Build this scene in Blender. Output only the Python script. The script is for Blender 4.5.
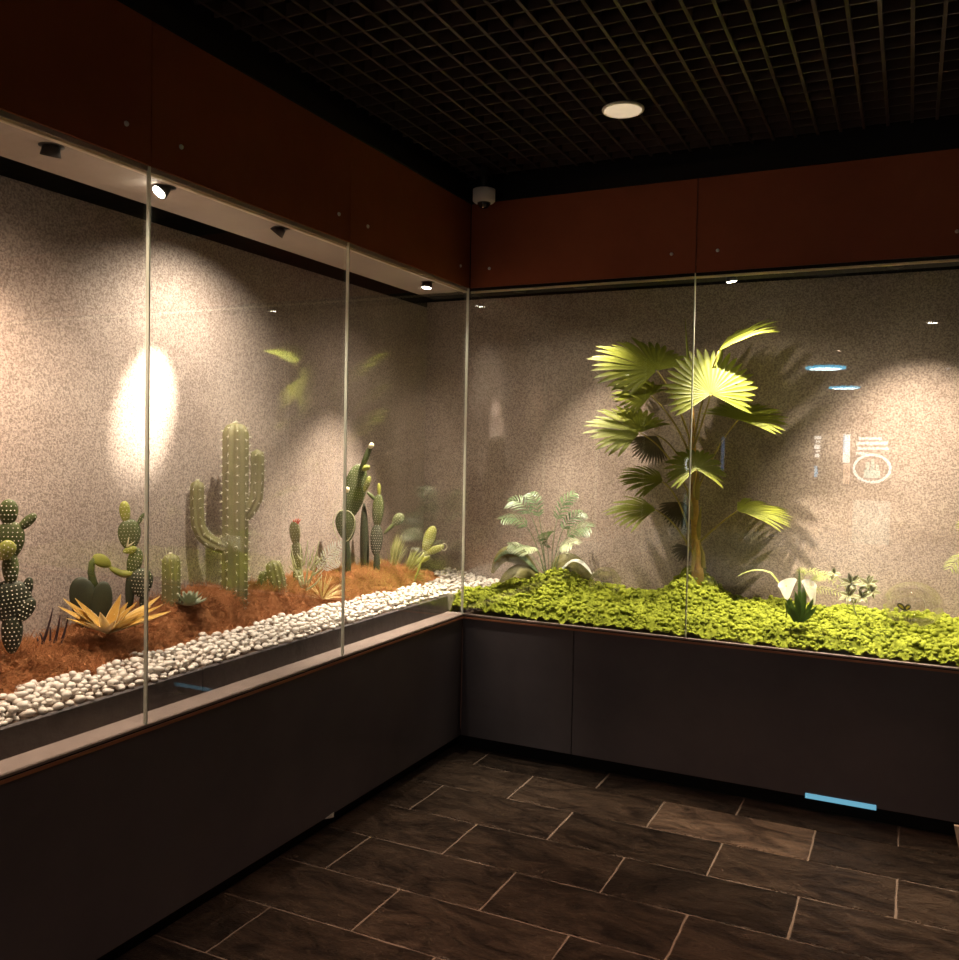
import bpy, math, random
import numpy as np
from mathutils import Vector, Matrix
random.seed(7); rng = np.random.default_rng(7)
C = bpy.context.scene.collection
for o in list(bpy.data.objects): bpy.data.objects.remove(o)

# ------------------------------------------------------------------ camera
FPX = 886.65; YAW, PIT, ROL = 0.451407, -0.034713, 0.0190958
CP = np.array([2.10267, -4.16702, 1.6])
Fv = np.array([-math.sin(YAW)*math.cos(PIT), math.cos(YAW)*math.cos(PIT), math.sin(PIT)])
Rv = np.array([math.cos(YAW), math.sin(YAW), 0.0]); Uv = np.cross(Rv, Fv)
Rv, Uv = math.cos(ROL)*Rv+math.sin(ROL)*Uv, -math.sin(ROL)*Rv+math.cos(ROL)*Uv
cd = bpy.data.cameras.new('camera'); cam = bpy.data.objects.new('camera', cd); C.objects.link(cam)
cd.sensor_width = 36; cd.lens = FPX/960*36; cd.clip_start = .05; cd.clip_end = 100
cam.matrix_world = Matrix(((Rv[0], Uv[0], -Fv[0], CP[0]), (Rv[1], Uv[1], -Fv[1], CP[1]), (Rv[2], Uv[2], -Fv[2], CP[2]), (0, 0, 0, 1)))
bpy.context.scene.camera = cam

# ------------------------------------------------------------------ world, exposure, case lights
w = bpy.data.worlds.new('world'); bpy.context.scene.world = w; w.use_nodes = True
w.node_tree.nodes['Background'].inputs[0].default_value = (1, .38, .22, 1)
w.node_tree.nodes['Background'].inputs[1].default_value = 0.008
vs = bpy.context.scene.view_settings
vs.view_transform = 'Standard'; vs.look = 'None'; vs.gamma = 1; vs.use_curve_mapping = False; vs.exposure = 1.8
WARM = (1, .80, .56)
# case spotlights: (lamp x,y), aim point, cone degrees, blend, watts, colour, label
SOF = 2.424
LAMPS = [
 ((-.083, -2.44), (-.52, -2.25, 1.05), 90, 1, 23, (1, .78, .60), 'dark half round spotlight on the left soffit, nearest the camera', 5),
 ((-.082, -2.02), (-.40, -2.95, 1.30), 90, 1, 22, (1, .76, .58), 'spotlight on the left soffit with its bright face turned to the left', 3.5),
 ((-.070, -1.45), (-.57, -1.62, 1.76), 25, 1, 120, (1, .88, .74), 'small dark wedge shaped spotlight above the tall cactus', 25),
 ((-.078, -.30), (-.27, -.46, .84), 66, 1, 110, (1, .84, .68), 'white glowing spotlight on the soffit close to the glass corner', 3.5),
 ((.25, .09), (.42, .24, .90), 56, 1, 70, (1, .85, .68), 'recessed spotlight above the feathery fern palm', 2.5),
 ((.58, .09), (.66, .50, .95), 70, 1, 34, (1, .83, .66), 'recessed spotlight left of the fan palm', 1.5),
 ((1.33, .045), (1.60, .26, .80), 78, 1, 84, (1, .85, .66), 'glowing spotlight right under the back fascia above the fan palm', 5),
 ((2.02, .09), (2.28, .36, .70), 92, 1, 92, (1, .82, .64), 'recessed spotlight above the glass bubble with the butterfly', 1),
]
# room lamps, several of them added: ((x,y), watts, cone, colour, flush lens)
ROOM = [((1.95, -1.55), 54, 74, (1, .60, .42), 0), ((1.5, -3.2), 14, 74, (1, .58, .38), 0), ((2.26, -6.2), 30, 150, (1, .66, .5), 1), ((1.2, -8.6), 200, 120, (1, .86, .74), 0), ((2.6, -11.5), 240, 120, (.92, .95, 1), 0), ((.6, -14), 300, 120, (.92, .95, 1), 0)]  # weak near lamp and strong hall lamps are added for fill and bounce

# ------------------------------------------------------------------ helpers
def at(px, py, ax, v):
    d = Fv*FPX+Rv*(px-479.5)-Uv*(py-480); t = (v-CP[ax])/d[ax]
    return CP+d*t
class Spot:
    """a vertical plane through a plant's base, square to the view; P(px,py,off) finds a point of the plant on it"""
    def __init__(s, px, py, ax, v):
        s.b = at(px, py, ax, v); n = CP-s.b; n[2] = 0; s.n = n/np.linalg.norm(n)
        s.scale = np.linalg.norm((CP-s.b))/FPX
    def __call__(s, px, py, off=0.0):
        d = Fv*FPX+Rv*(px-479.5)-Uv*(py-480); q = s.b+s.n*off
        return CP+d*(((q-CP)@s.n)/(d@s.n))
class MB:
    def __init__(s): s.v = []; s.f = []; s.m = []; s.n = 0
    def add(s, v, f, m=0):
        v = np.asarray(v, float).reshape(-1, 3); s.v.append(v); k = s.n
        s.f += [tuple(int(i)+k for i in q) for q in f]; s.m += [m]*len(f); s.n += len(v)
    def box(s, a, b, m=0):
        x0, y0, z0 = a; x1, y1, z1 = b
        s.add([(x0,y0,z0),(x1,y0,z0),(x1,y1,z0),(x0,y1,z0),(x0,y0,z1),(x1,y0,z1),(x1,y1,z1),(x0,y1,z1)],
              [(3,2,1,0),(4,5,6,7),(0,1,5,4),(1,2,6,5),(2,3,7,6),(3,0,4,7)], m)
    def tube(s, pts, rad, n=8, m=0, prof=None, up=None, cap=True):
        pts = np.array(pts, float); k = len(pts); rad = np.broadcast_to(np.array(rad, float), (k,))
        T = np.gradient(pts, axis=0); T /= np.linalg.norm(T, axis=1)[:, None]+1e-12
        u = np.array(up if up is not None else ((1, 0, 0) if abs(T[0][0]) < .8 else (0, 1, 0)), float)
        V = []
        a = np.arange(n)*2*math.pi/n; pr = np.ones(n) if prof is None else np.array([prof(x) for x in a])
        for i in range(k):
            u = u-T[i]*(u@T[i]); u /= np.linalg.norm(u); q = np.cross(T[i], u)
            V.append(pts[i]+rad[i]*(pr*np.cos(a))[:, None]*u+rad[i]*(pr*np.sin(a))[:, None]*q)
        V = np.concatenate(V); F = []
        for i in range(k-1):
            for j in range(n):
                F.append((i*n+j, i*n+(j+1) % n, (i+1)*n+(j+1) % n, (i+1)*n+j))
        if cap: F.append(tuple(range(n))[::-1]); F.append(tuple((k-1)*n+j for j in range(n)))
        s.add(V, F, m)
    def build(s, name, mats, parent=None, smooth=True):
        v = np.concatenate(s.v) if s.v else np.zeros((0, 3))
        if parent is not None: v = v-np.array(parent_loc(parent))
        me = bpy.data.meshes.new(name); me.from_pydata(v.tolist(), [], s.f)
        for mt in (mats if isinstance(mats, (list, tuple)) else [mats]): me.materials.append(mt)
        if isinstance(mats, (list, tuple)): me.polygons.foreach_set('material_index', s.m)
        if smooth: me.polygons.foreach_set('use_smooth', [True]*len(me.polygons))
        me.update(); o = bpy.data.objects.new(name, me); C.objects.link(o)
        if parent is not None: o.parent = parent
        return o
def parent_loc(p):
    l = Vector((0, 0, 0))
    while p is not None: l = l+p.location; p = p.parent
    return tuple(l)
def tag(o, label, cat, group=None):
    o['label'] = label; o['category'] = cat
    if group: o['group'] = group
    return o
def thing(name, label, cat, loc, group=None):
    o = bpy.data.objects.new(name, None); C.objects.link(o); o.location = tuple(float(c) for c in loc); o.empty_display_size = .05
    return tag(o, label, cat, group)
def struct(o): o['kind'] = 'structure'; return o
def Vector_(a): return np.array(a, float)
def norm(a): a = np.array(a, float); return a/(np.linalg.norm(a)+1e-12)
def bez(p0, p1, p2, n=10):
    t = np.linspace(0, 1, n)[:, None]; p0, p1, p2 = map(np.array, (p0, p1, p2))
    return (1-t)**2*p0+2*t*(1-t)*p1+t*t*p2

# ------------------------------------------------------------------ materials
def mat(name, col, rough=.6, spec=.5, metal=0, noise=None, bump=None, emis=None, transl=0, alt=None, ramp=(.35, .65), coat=0):
    m = bpy.data.materials.new(name); m.use_nodes = True; t = m.node_tree; n = t.nodes; L = t.links.new
    b = n['Principled BSDF']; b.inputs['Base Color'].default_value = (*col, 1); b.inputs['Roughness'].default_value = rough
    b.inputs['Specular IOR Level'].default_value = spec; b.inputs['Metallic'].default_value = metal; b.inputs['Coat Weight'].default_value = coat
    tc = n.new('ShaderNodeTexCoord')
    if noise:
        nz = n.new('ShaderNodeTexNoise'); nz.inputs['Scale'].default_value = noise; nz.inputs['Detail'].default_value = 6; nz.inputs['Roughness'].default_value = .65
        L(tc.outputs['Object'], nz.inputs['Vector'])
        r = n.new('ShaderNodeValToRGB'); r.color_ramp.elements[0].position = ramp[0]; r.color_ramp.elements[1].position = ramp[1]
        a = alt or tuple(c*.6 for c in col); r.color_ramp.elements[0].color = (*a, 1); r.color_ramp.elements[1].color = (*col, 1)
        L(nz.outputs['Fac'], r.inputs['Fac']); L(r.outputs['Color'], b.inputs['Base Color'])
    if bump:
        nb = n.new('ShaderNodeTexNoise'); nb.inputs['Scale'].default_value = bump[0]; nb.inputs['Detail'].default_value = 8; L(tc.outputs['Object'], nb.inputs['Vector'])
        bp = n.new('ShaderNodeBump'); bp.inputs['Strength'].default_value = bump[1]; bp.inputs['Distance'].default_value = bump[2]
        L(nb.outputs['Fac'], bp.inputs['Height']); L(bp.outputs['Normal'], b.inputs['Normal'])
    if emis: b.inputs['Emission Color'].default_value = (*emis[0], 1); b.inputs['Emission Strength'].default_value = emis[1]
    if transl:
        tr = n.new('ShaderNodeBsdfTranslucent'); tr.inputs['Color'].default_value = (*col, 1); mx = n.new('ShaderNodeMixShader'); mx.inputs[0].default_value = transl
        src = b.inputs['Base Color'].links
        if src: L(src[0].from_socket, tr.inputs['Color'])
        L(b.outputs[0], mx.inputs[1]); L(tr.outputs[0], mx.inputs[2]); L(mx.outputs[0], n['Material Output'].inputs['Surface'])
    return m
def glass_mat(name, tint=(.965, .985, .965), ior=1.5):
    m = bpy.data.materials.new(name); m.use_nodes = True; t = m.node_tree; n = t.nodes; n.remove(n['Principled BSDF']); L = t.links.new
    tr = n.new('ShaderNodeBsdfTransparent'); tr.inputs[0].default_value = (*tint, 1); g = n.new('ShaderNodeBsdfGlossy'); g.inputs['Roughness'].default_value = 0.0
    g.inputs['Color'].default_value = (1, 1, 1, 1)
    fr = n.new('ShaderNodeFresnel'); fr.inputs['IOR'].default_value = ior; mx = n.new('ShaderNodeMixShader')
    ge = n.new('ShaderNodeNewGeometry'); io = n.new('ShaderNodeMix'); io.inputs['A'].default_value = ior; io.inputs['B'].default_value = 1/ior
    L(ge.outputs['Backfacing'], io.inputs['Factor']); L(io.outputs['Result'], fr.inputs['IOR'])   # the node inverts the index on inner faces; undo that, rays go straight through
    L(fr.outputs[0], mx.inputs[0]); L(tr.outputs[0], mx.inputs[1]); L(g.outputs[0], mx.inputs[2]); L(mx.outputs[0], n['Material Output'].inputs['Surface'])
    return m
def real_glass(name):
    m = bpy.data.materials.new(name); m.use_nodes = True; t = m.node_tree; n = t.nodes; n.remove(n['Principled BSDF'])
    g = n.new('ShaderNodeBsdfGlass'); g.inputs['IOR'].default_value = 1.45; g.inputs['Roughness'].default_value = .01; t.links.new(g.outputs[0], n['Material Output'].inputs['Surface']); return m
def wall_mat():
    m = mat('display_plaster', (.40, .33, .26), .9, .2); t = m.node_tree; n = t.nodes; L = t.links.new; b = n['Principled BSDF']; tc = n['Texture Coordinate']
    def nz(s, d, r=.6):
        k = n.new('ShaderNodeTexNoise'); k.inputs['Scale'].default_value = s; k.inputs['Detail'].default_value = d; k.inputs['Roughness'].default_value = r; L(tc.outputs['Object'], k.inputs['Vector']); return k
    big, fine = nz(2.2, 4), nz(150, 3, .7)
    r1 = n.new('ShaderNodeValToRGB'); r1.color_ramp.elements[0].position = .3; r1.color_ramp.elements[1].position = .7
    r1.color_ramp.elements[0].color = (.34, .262, .225, 1); r1.color_ramp.elements[1].color = (.46, .375, .33, 1)
    r2 = n.new('ShaderNodeValToRGB'); r2.color_ramp.elements[0].position = .38; r2.color_ramp.elements[1].position = .60
    r2.color_ramp.elements[0].color = (.50, .48, .47, 1); r2.color_ramp.elements[1].color = (1.12, 1.1, 1.08, 1)
    mx = n.new('ShaderNodeMix'); mx.data_type = 'RGBA'; mx.blend_type = 'MULTIPLY'; mx.inputs['Factor'].default_value = 1
    L(big.outputs['Fac'], r1.inputs['Fac']); L(fine.outputs['Fac'], r2.inputs['Fac']); L(r1.outputs[0], mx.inputs['A']); L(r2.outputs[0], mx.inputs['B']); L(mx.outputs['Result'], b.inputs['Base Color'])
    bp = n.new('ShaderNodeBump'); bp.inputs['Strength'].default_value = .7; bp.inputs['Distance'].default_value = .004; L(fine.outputs['Fac'], bp.inputs['Height']); L(bp.outputs['Normal'], b.inputs['Normal'])
    return m
def slate_mat():
    m = mat('slate_floor', (.1, .07, .05), .5, .5); t = m.node_tree; n = t.nodes; L = t.links.new; b = n['Principled BSDF']; tc = n['Texture Coordinate']
    at_ = n.new('ShaderNodeAttribute'); at_.attribute_name = 'tile'
    mp = n.new('ShaderNodeMapping'); L(tc.outputs['Object'], mp.inputs['Vector']); L(at_.outputs['Vector'], mp.inputs['Location']); mp.inputs['Scale'].default_value = (1, 2.2, 1)
    mpr = n.new('ShaderNodeSeparateXYZ'); L(at_.outputs['Vector'], mpr.inputs[0])
    k = n.new('ShaderNodeTexNoise'); k.inputs['Scale'].default_value = 4; k.inputs['Detail'].default_value = 9; k.inputs['Roughness'].default_value = .62; k.inputs['Distortion'].default_value = 1.4; L(mp.outputs[0], k.inputs['Vector'])
    k2 = n.new('ShaderNodeTexNoise'); k2.inputs['Scale'].default_value = 22; k2.inputs['Detail'].default_value = 8; k2.inputs['Distortion'].default_value = 2.2; L(mp.outputs[0], k2.inputs['Vector'])
    r = n.new('ShaderNodeValToRGB'); e = r.color_ramp.elements; e[0].position = .38; e[0].color = (.060, .038, .028, 1); e[1].position = .62; e[1].color = (.21, .135, .092, 1); L(k.outputs['Fac'], r.inputs['Fac'])
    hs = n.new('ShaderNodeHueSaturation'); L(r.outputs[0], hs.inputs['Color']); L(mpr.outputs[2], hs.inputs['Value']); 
    kv = n.new('ShaderNodeTexNoise'); kv.inputs['Scale'].default_value = 5.5; kv.inputs['Detail'].default_value = 7; kv.inputs['Roughness'].default_value = .6; kv.inputs['Distortion'].default_value = 2.5; L(mp.outputs[0], kv.inputs['Vector'])
    rv = n.new('ShaderNodeValToRGB'); ev = rv.color_ramp.elements; ev[0].position = .485; ev[0].color = (0, 0, 0, 1); ev[1].position = .515; ev[1].color = (0, 0, 0, 1); em = ev.new(.5); em.color = (1, 1, 1, 1); L(kv.outputs['Fac'], rv.inputs['Fac'])  # thin pale streaks: ridge highlights put into the slate colour
    mk = n.new('ShaderNodeMath'); mk.operation = 'MULTIPLY'; mk.use_clamp = True; L(rv.outputs[0], mk.inputs[0]); L(k.outputs['Fac'], mk.inputs[1])
    vm = n.new('ShaderNodeMix'); vm.data_type = 'RGBA'; vm.inputs['B'].default_value = (.33, .235, .17, 1); L(mk.outputs[0], vm.inputs['Factor']); L(hs.outputs[0], vm.inputs['A']); L(vm.outputs['Result'], b.inputs['Base Color'])
    ad = n.new('ShaderNodeMath'); ad.operation = 'MULTIPLY_ADD'; ad.inputs[1].default_value = .5; L(k2.outputs['Fac'], ad.inputs[0]); L(k.outputs['Fac'], ad.inputs[2])
    bp = n.new('ShaderNodeBump'); bp.inputs['Strength'].default_value = 1; bp.inputs['Distance'].default_value = .13; k3 = n.new('ShaderNodeTexNoise'); k3.inputs['Scale'].default_value = 75; k3.inputs['Detail'].default_value = 6; k3.inputs['Roughness'].default_value = .7; L(mp.outputs[0], k3.inputs['Vector']); a3 = n.new('ShaderNodeMath'); a3.operation = 'MULTIPLY_ADD'; a3.inputs[1].default_value = .16; L(k3.outputs['Fac'], a3.inputs[0]); L(ad.outputs[0], a3.inputs[2]); L(a3.outputs[0], bp.inputs['Height']); L(bp.outputs['Normal'], b.inputs['Normal'])
    b.inputs['Roughness'].default_value = .33
    return m
M = dict(
 plaster=wall_mat(), slate=slate_mat(),
 grout=mat('grout', (.27, .19, .14), .9, bump=(60, .5, .003)),
 plinth=mat('plinth_panel', (.135, .112, .118), .45, .3, noise=1.6, alt=(.098, .082, .090), bump=(140, .15, .001)),
 fascia=mat('fascia_wood', (.32, .088, .036), .5, .2, noise=2, alt=(.26, .066, .026)),
 black=mat('matt_black', (.012, .010, .009), .7, .2),
 dark=mat('dark_metal', (.03, .025, .022), .45, .5, noise=20),
 grid=mat('grid_metal', (.048, .031, .024), .5, .35),
 soffit=mat('soffit_board', (.42, .35, .30), .7, .3, noise=3, alt=(.36, .30, .26)),
 lip=mat('lip_strip', (.85, .74, .58), .6, .3, transl=.5),
 ledge=mat('ledge_tile', (.28, .21, .185), .45, .5, noise=10, alt=(.23, .17, .15)),
 edge=mat('copper_edge', (.40, .16, .08), .4, .5),
 glass=glass_mat('clear_glass'), bubble=glass_mat('bubble_glass', (.985, .985, .97), 1.75),
 seam=mat('glass_edge_seam', (.80, .82, .70), .35, .5),
 chrome=mat('chrome', (.9, .88, .85), .4, .8, .3),
 white=mat('white_plastic', (.88, .82, .72), .5), dome=mat('dome_smoke', (.02, .02, .02), .1, .8),
 mesh=mat('glowing_cover', (.60, .48, .36), .8, bump=(400, .3, .001), emis=((1, .78, .52), .17)),
 kerb=mat('kerb_slate', (.105, .085, .085), .6, .4, noise=6, alt=(.06, .05, .052), bump=(18, .8, .01)),
 palekerb=mat('pale_stone', (.42, .38, .30), .7, noise=8, bump=(25, .6, .006)),
 soil=mat('gravel_soil', (.20, .13, .09), .95, noise=40),
 pebble=mat('white_pebble', (.80, .74, .68), .5, .4, noise=14, alt=(.66, .58, .52)),
 russet=mat('russet_moss', (.58, .26, .115), .9, .1, noise=11, alt=(.22, .08, .03), ramp=(.3, .62), transl=.15),
 straw=mat('straw_moss', (.62, .42, .14), .9, .1, noise=8, alt=(.40, .20, .06), transl=.15),
 moss=mat('green_moss', (.35, .385, .045), .9, .1, noise=12, alt=(.17, .20, .02), ramp=(.30, .62), transl=.2),
 palm=mat('palm_leaf', (.21, .225, .022), .5, .35, noise=6, alt=(.14, .155, .018), transl=.3),
 palmdark=mat('palm_leaf_underside', (.15, .125, .075), .6, .3, noise=9, transl=.2),
 stem=mat('palm_stem', (.42, .34, .07), .6, noise=12, alt=(.28, .20, .05)),
 trunk=mat('palm_trunk', (.66, .42, .07), .7, noise=14, alt=(.36, .17, .04), bump=(40, .6, .01)),
 fern=mat('fern_palm_leaf', (.17, .24, .11), .4, .6, noise=30, alt=(.045, .08, .035), transl=.25),
 broad=mat('broad_leaf', (.22, .20, .06), .6, noise=14, alt=(.12, .10, .035), transl=.1),
 cactus=mat('cactus_green', (.20, .18, .07), .6, noise=9, alt=(.14, .125, .05)),
 opuntia=mat('opuntia_green', (.095, .115, .03), .55, noise=9, alt=(.055, .07, .02)),
 opdark=mat('opuntia_dark', (.045, .05, .022), .6, noise=9),
 lime=mat('lime_pad', (.33, .33, .06), .55, noise=9, alt=(.20, .21, .04)),
 spine=mat('pale_spines', (.85, .80, .62), .7), woolly=mat('woolly_areoles', (.80, .74, .62), .8),
 agave=mat('agave_leaf', (.80, .54, .15), .5, .5, noise=7, alt=(.52, .28, .05), transl=.2), cream=mat('cream_margin', (.85, .76, .52), .5, transl=.2),
 purple=mat('dark_spike_leaf', (.05, .022, .025), .5), ros=mat('rosette_grey_green', (.36, .38, .26), .6, noise=14, alt=(.22, .24, .15)),
 fernpale=mat('pale_fern_leaf', (.50, .55, .36), .4, .6, noise=30, alt=(.25, .32, .16), transl=.2), grasspale=mat('pale_grass', (.72, .70, .36), .6, transl=.3), red=mat('red_bloom', (.60, .07, .04), .6), twig=mat('pale_twig', (.50, .48, .30), .7), feather=mat('white_feather_leaf', (.85, .85, .80), .6, transl=.2),
 grass=mat('fine_grass', (.50, .52, .14), .6, noise=9, alt=(.32, .36, .10), transl=.25), strawblade=mat('straw_blade', (.75, .58, .28), .6, transl=.2),
 petal=mat('white_petal', (.90, .88, .84), .5, transl=.3), deep=mat('deep_green_leaf', (.12, .22, .05), .45, transl=.2), vein=mat('pale_vein', (.55, .60, .35), .5),
 wingy=mat('yellow_wing', (.75, .60, .08), .6), paper=mat('white_paper', (.75, .70, .62), .7),
 pale=mat('pale_board', (.62, .47, .35), .6), hall=mat('hall_floor', (.55, .50, .44), .5, noise=1.5, alt=(.48, .43, .38)), room=mat('room_wall', (.10, .075, .06), .8, noise=2),
 cyanrefl=mat('cyan_reflection', (.05, .12, .16), .4, emis=((.04, .11, .15), 1.0)),
 lens=mat('lamp_lens', (.9, .9, .9), .3, emis=((1, .9, .76), 14)), lensdim=mat('lamp_lens_shaded', (.5, .45, .4), .3),
 ringw=mat('ring_white', (.9, .9, .9), .3, emis=((.75, .95, 1), 6)), ringc=mat('ring_cyan', (.2, .6, .8), .3, emis=((.03, .45, .75), 2.5)),
 signw=mat('sign_white', (.9, .9, .9), .3, emis=((1, .92, .85), 2.4)), signo=mat('sign_warm', (.9, .6, .4), .3, emis=((1, .62, .42), .8)), signc=mat('sign_cyan', (.2, .6, .8), .3, emis=((.15, .55, .9), 1.6)),
 signg=mat('sign_green', (.2, .6, .5), .3, emis=((.45, .85, .75), 1.1)), dimblue=mat('dim_blue', (.1, .2, .4), .3, emis=((.2, .35, .7), .35)), scr=mat('lit_door_panel', (.4, .5, .5), .3, emis=((.65, .85, .75), .35)),
)

# ------------------------------------------------------------------ shell
ZL, TOPZ, D, CEIL = .727, 2.87, .57, 3.0
YF, XR = -5.2, 3.7      # how far the left case runs towards the camera, where the right side wall stands
def box(name, a, b, m, kind=True):
    q = MB(); q.box(a, b); o = q.build(name, m, smooth=False)
    return struct(o) if kind else o
# floor: slates in running bond .652 x .317
q = MB(); q2 = MB(); tiles = []
q2.box((-.2, -20, -.05), (XR+.3, .35, -.004)); 
lv = random.Random(3)
def tile(x0, x1, y0, y1, lum):
    g = .0034; k = 6
    x0 += g; x1 -= g; y0 += g; y1 -= g
    b = .004
    jit = lambda: lv.uniform(-.0022, .0022)
    # outline with slightly ragged edges
    nx, ny = 10, 5; P = []
    for i in range(nx): P.append((x0+(x1-x0)*i/nx, y0+jit()))
    for i in range(ny): P.append((x1+jit(), y0+(y1-y0)*i/ny))
    for i in range(nx): P.append((x1-(x1-x0)*i/nx, y1+jit()))
    for i in range(ny): P.append((x0+jit(), y1-(y1-y0)*i/ny))
    cx, cy = (x0+x1)/2, (y0+y1)/2; n = len(P)
    V = [(x, y, -.004) for x, y in P]+[(x+(b if x < cx else -b), y+(b if y < cy else -b), 0) for x, y in P]
    F = [(i, (i+1) % n, n+(i+1) % n, n+i) for i in range(n)]+[tuple(range(n, 2*n))]
    k0 = q.n; q.add(V, F); tiles.extend([(lv.uniform(-9, 9), lv.uniform(-9, 9), lum)]*len(V))
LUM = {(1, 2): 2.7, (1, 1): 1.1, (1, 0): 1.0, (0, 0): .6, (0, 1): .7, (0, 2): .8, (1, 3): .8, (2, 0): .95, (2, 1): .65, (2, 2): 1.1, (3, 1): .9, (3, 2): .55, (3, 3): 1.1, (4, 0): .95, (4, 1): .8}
for r in range(0, 26):
    y1 = .155-.317*r; off = .154 if r % 2 == 0 else -.166
    for c in range(-1, 6):
        x0 = off+.652*c; tile(max(x0, -.15), x0+.652, y1-.317, y1, LUM.get((r, c), lv.uniform(.75, 1.25)))
fl = struct(q.build('floor', M['slate'], smooth=False))
at_ = fl.data.attributes.new('tile', 'FLOAT_VECTOR', 'POINT'); at_.data.foreach_set('vector', np.array(tiles, float).ravel())
gr = struct(q2.build('floor_grout', M['grout'], smooth=False))
box('floor_hall', (-1.5, -18, -.003), (XR, -6.8, .0015), M['hall'])
# plinths
q = MB()
for y0, y1 in [(YF, -3.2), (-3.195, -.004)]: q.box((-.03, y0, .08), (0, y1, .715))
struct(q.build('wall_left_plinth', M['plinth'], smooth=False))
q = MB()
for x0, x1 in [(0, .620), (.625, 2.7), (2.705, XR)]: q.box((x0, 0, .08), (x1, .03, .715))
struct(q.build('wall_back_plinth', M['plinth'], smooth=False))
box('baseboard_left', (-.09, YF, 0), (-.06, .06, .08), M['black']); box('baseboard_back', (-.06, .06, 0), (XR, .09, .08), M['black'])
# rail along the plinth tops, under the glass
q = MB(); q.box((-.030, YF, .7155), (.004, -.004, .7205)); q.box((-.030, -.004, .7155), (XR, .02, .7205))
struct(q.build('trim_1', M['black'], smooth=False))
q = MB(); q.box((-.030, YF, .706), (.009, -.009, .7155)); q.box((-.030, -.009, .706), (XR, .012, .7155))
struct(q.build('trim_2', M['edge'], smooth=False))
q = MB(); q.box((-.10, YF, .7205), (.0065, -.0065, .727)); q.box((-.10, -.0065, .7205), (XR, .030, .727))
struct(q.build('trim_3', M['ledge'], smooth=False))
# case bottom
q = MB(); q.box((-D, YF, .66), (-.03, D, .70)); q.box((-.03, .03, .66), (XR, D, .70)); struct(q.build('floor_display', M['soil'], smooth=False))
# display walls
q = MB(); q.box((-D-.05, YF, .66), (-D, D+.05, 2.455)); struct(q.build('wall_left_display', M['plaster'], smooth=False))
q = MB(); q.box((-D, D, .66), (XR, D+.05, 2.485)); struct(q.build('wall_back_display', M['plaster'], smooth=False))
q = MB(); q.box((-D-.06, YF, 2.455), (-D-.01, D+.05, 2.95)); q.box((-D, D+.01, 2.485), (XR, D+.06, 2.95)); q.box((-D-.05, YF, 2.62), (-.30, D+.05, 2.66)); q.box((-.30, .20, 2.62), (XR, D+.05, 2.66))
struct(q.build('wall_upper_channel', M['black'], smooth=False))
# soffits
q = MB(); q.box((-.30, YF, SOF), (-.002, .0, 2.47)); struct(q.build('ceiling_soffit', M['soffit'], smooth=False))
q = MB(); q.box((-.30, .0, SOF), (XR, .17, 2.47)); struct(q.build('ceiling_soffit_back', M['black'], smooth=False))
q = MB(); q.box((-.026, YF, SOF-.008), (-.008, -.008, SOF)); q.box((.008, .008, SOF-.011), (XR, .014, SOF)); struct(q.build('trim_4', M['lip'], smooth=False))
# fascias
GT = 2.436        # top of the glass, tucked behind the fascia panels
def bolt(o, c, d):
    k = MB(); c = np.array(c); d = np.array(d); k.tube([c, c+d*.003, c+d*.006, c+d*.007], [.008, .008, .006, .001], 14); k.build('bolt', M['chrome'], o)
for y0, y1, bl_ in [(YF, -3.455, [-3.57]), (-3.452, -2.167, [-3.35, -2.262]), (-2.163, -1.108, [-2.045, -1.189]), (-1.105, -.010, [-.978, -.118])]:
    o = box('wall_left_fascia', (-.030, y0, GT+.002), (.008, y1, TOPZ), M['fascia'])
    for y in bl_: bolt(o, (.008, y, 2.532), (1, 0, 0))
for x0, x1, bl_ in [(.012, 1.178, [.12, 1.065]), (1.182, 2.362, [1.278, 2.246]), (2.366, XR, [2.48])]:
    o = box('wall_back_fascia', (x0, -.008, GT+.002), (x1, .030, TOPZ), M['fascia'])
    for x in bl_: bolt(o, (x, -.008, 2.532), (0, -1, 0))
box('wall_fascia_backing', (-.06, YF, SOF+.046), (-.031, .03, TOPZ), M['black']); box('wall_fascia_backing_back', (-.03, .031, SOF+.046), (XR, .06, TOPZ), M['black'])
q = MB(); q.box((-.05, YF, TOPZ), (.02, .0, 2.94)); q.box((-.05, -.02, TOPZ), (XR, .05, 2.94)); struct(q.build('trim_5', M['black'], smooth=False))
box('wall_left_upper', (-.08, YF, 2.94), (-.05, .1, 3.5), M['black']); box('wall_back_upper', (-.08, .05, 2.94), (XR, .08, 3.5), M['black'])
# room beyond the frame, seen in the glass
box('wall_right', (XR, -20, 0), (XR+.1, D+.1, 3.5), M['room']); box('wall_far', (-1.5, -18.1, 0), (XR, -18, 3.5), M['room'])
q = MB(); q.box((-1.6, -18, 0), (-1.5, YF, 3.5)); q.box((-1.5, YF-.1, 0), (0, YF, 3.5)); struct(q.build('wall_left', M['room'], smooth=False))
# open grid ceiling
q = MB(); P_ = .0925; zb, zt_ = CEIL, CEIL+.045
xs = np.arange(.03, XR, P_); ys = np.arange(-.04, -17.9, -P_)
for x in xs: q.box((x-.006, -17.9, zb), (x+.006, 0, zt_))
for y in ys: q.box((0, y-.004, zb+.001), (XR, y+.004, zt_-.001))
q.box((-1.5, -18, 3.45), (XR, .1, 3.5), 1)
struct(q.build('ceiling', [M['grid'], M['black']], smooth=False))

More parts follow.
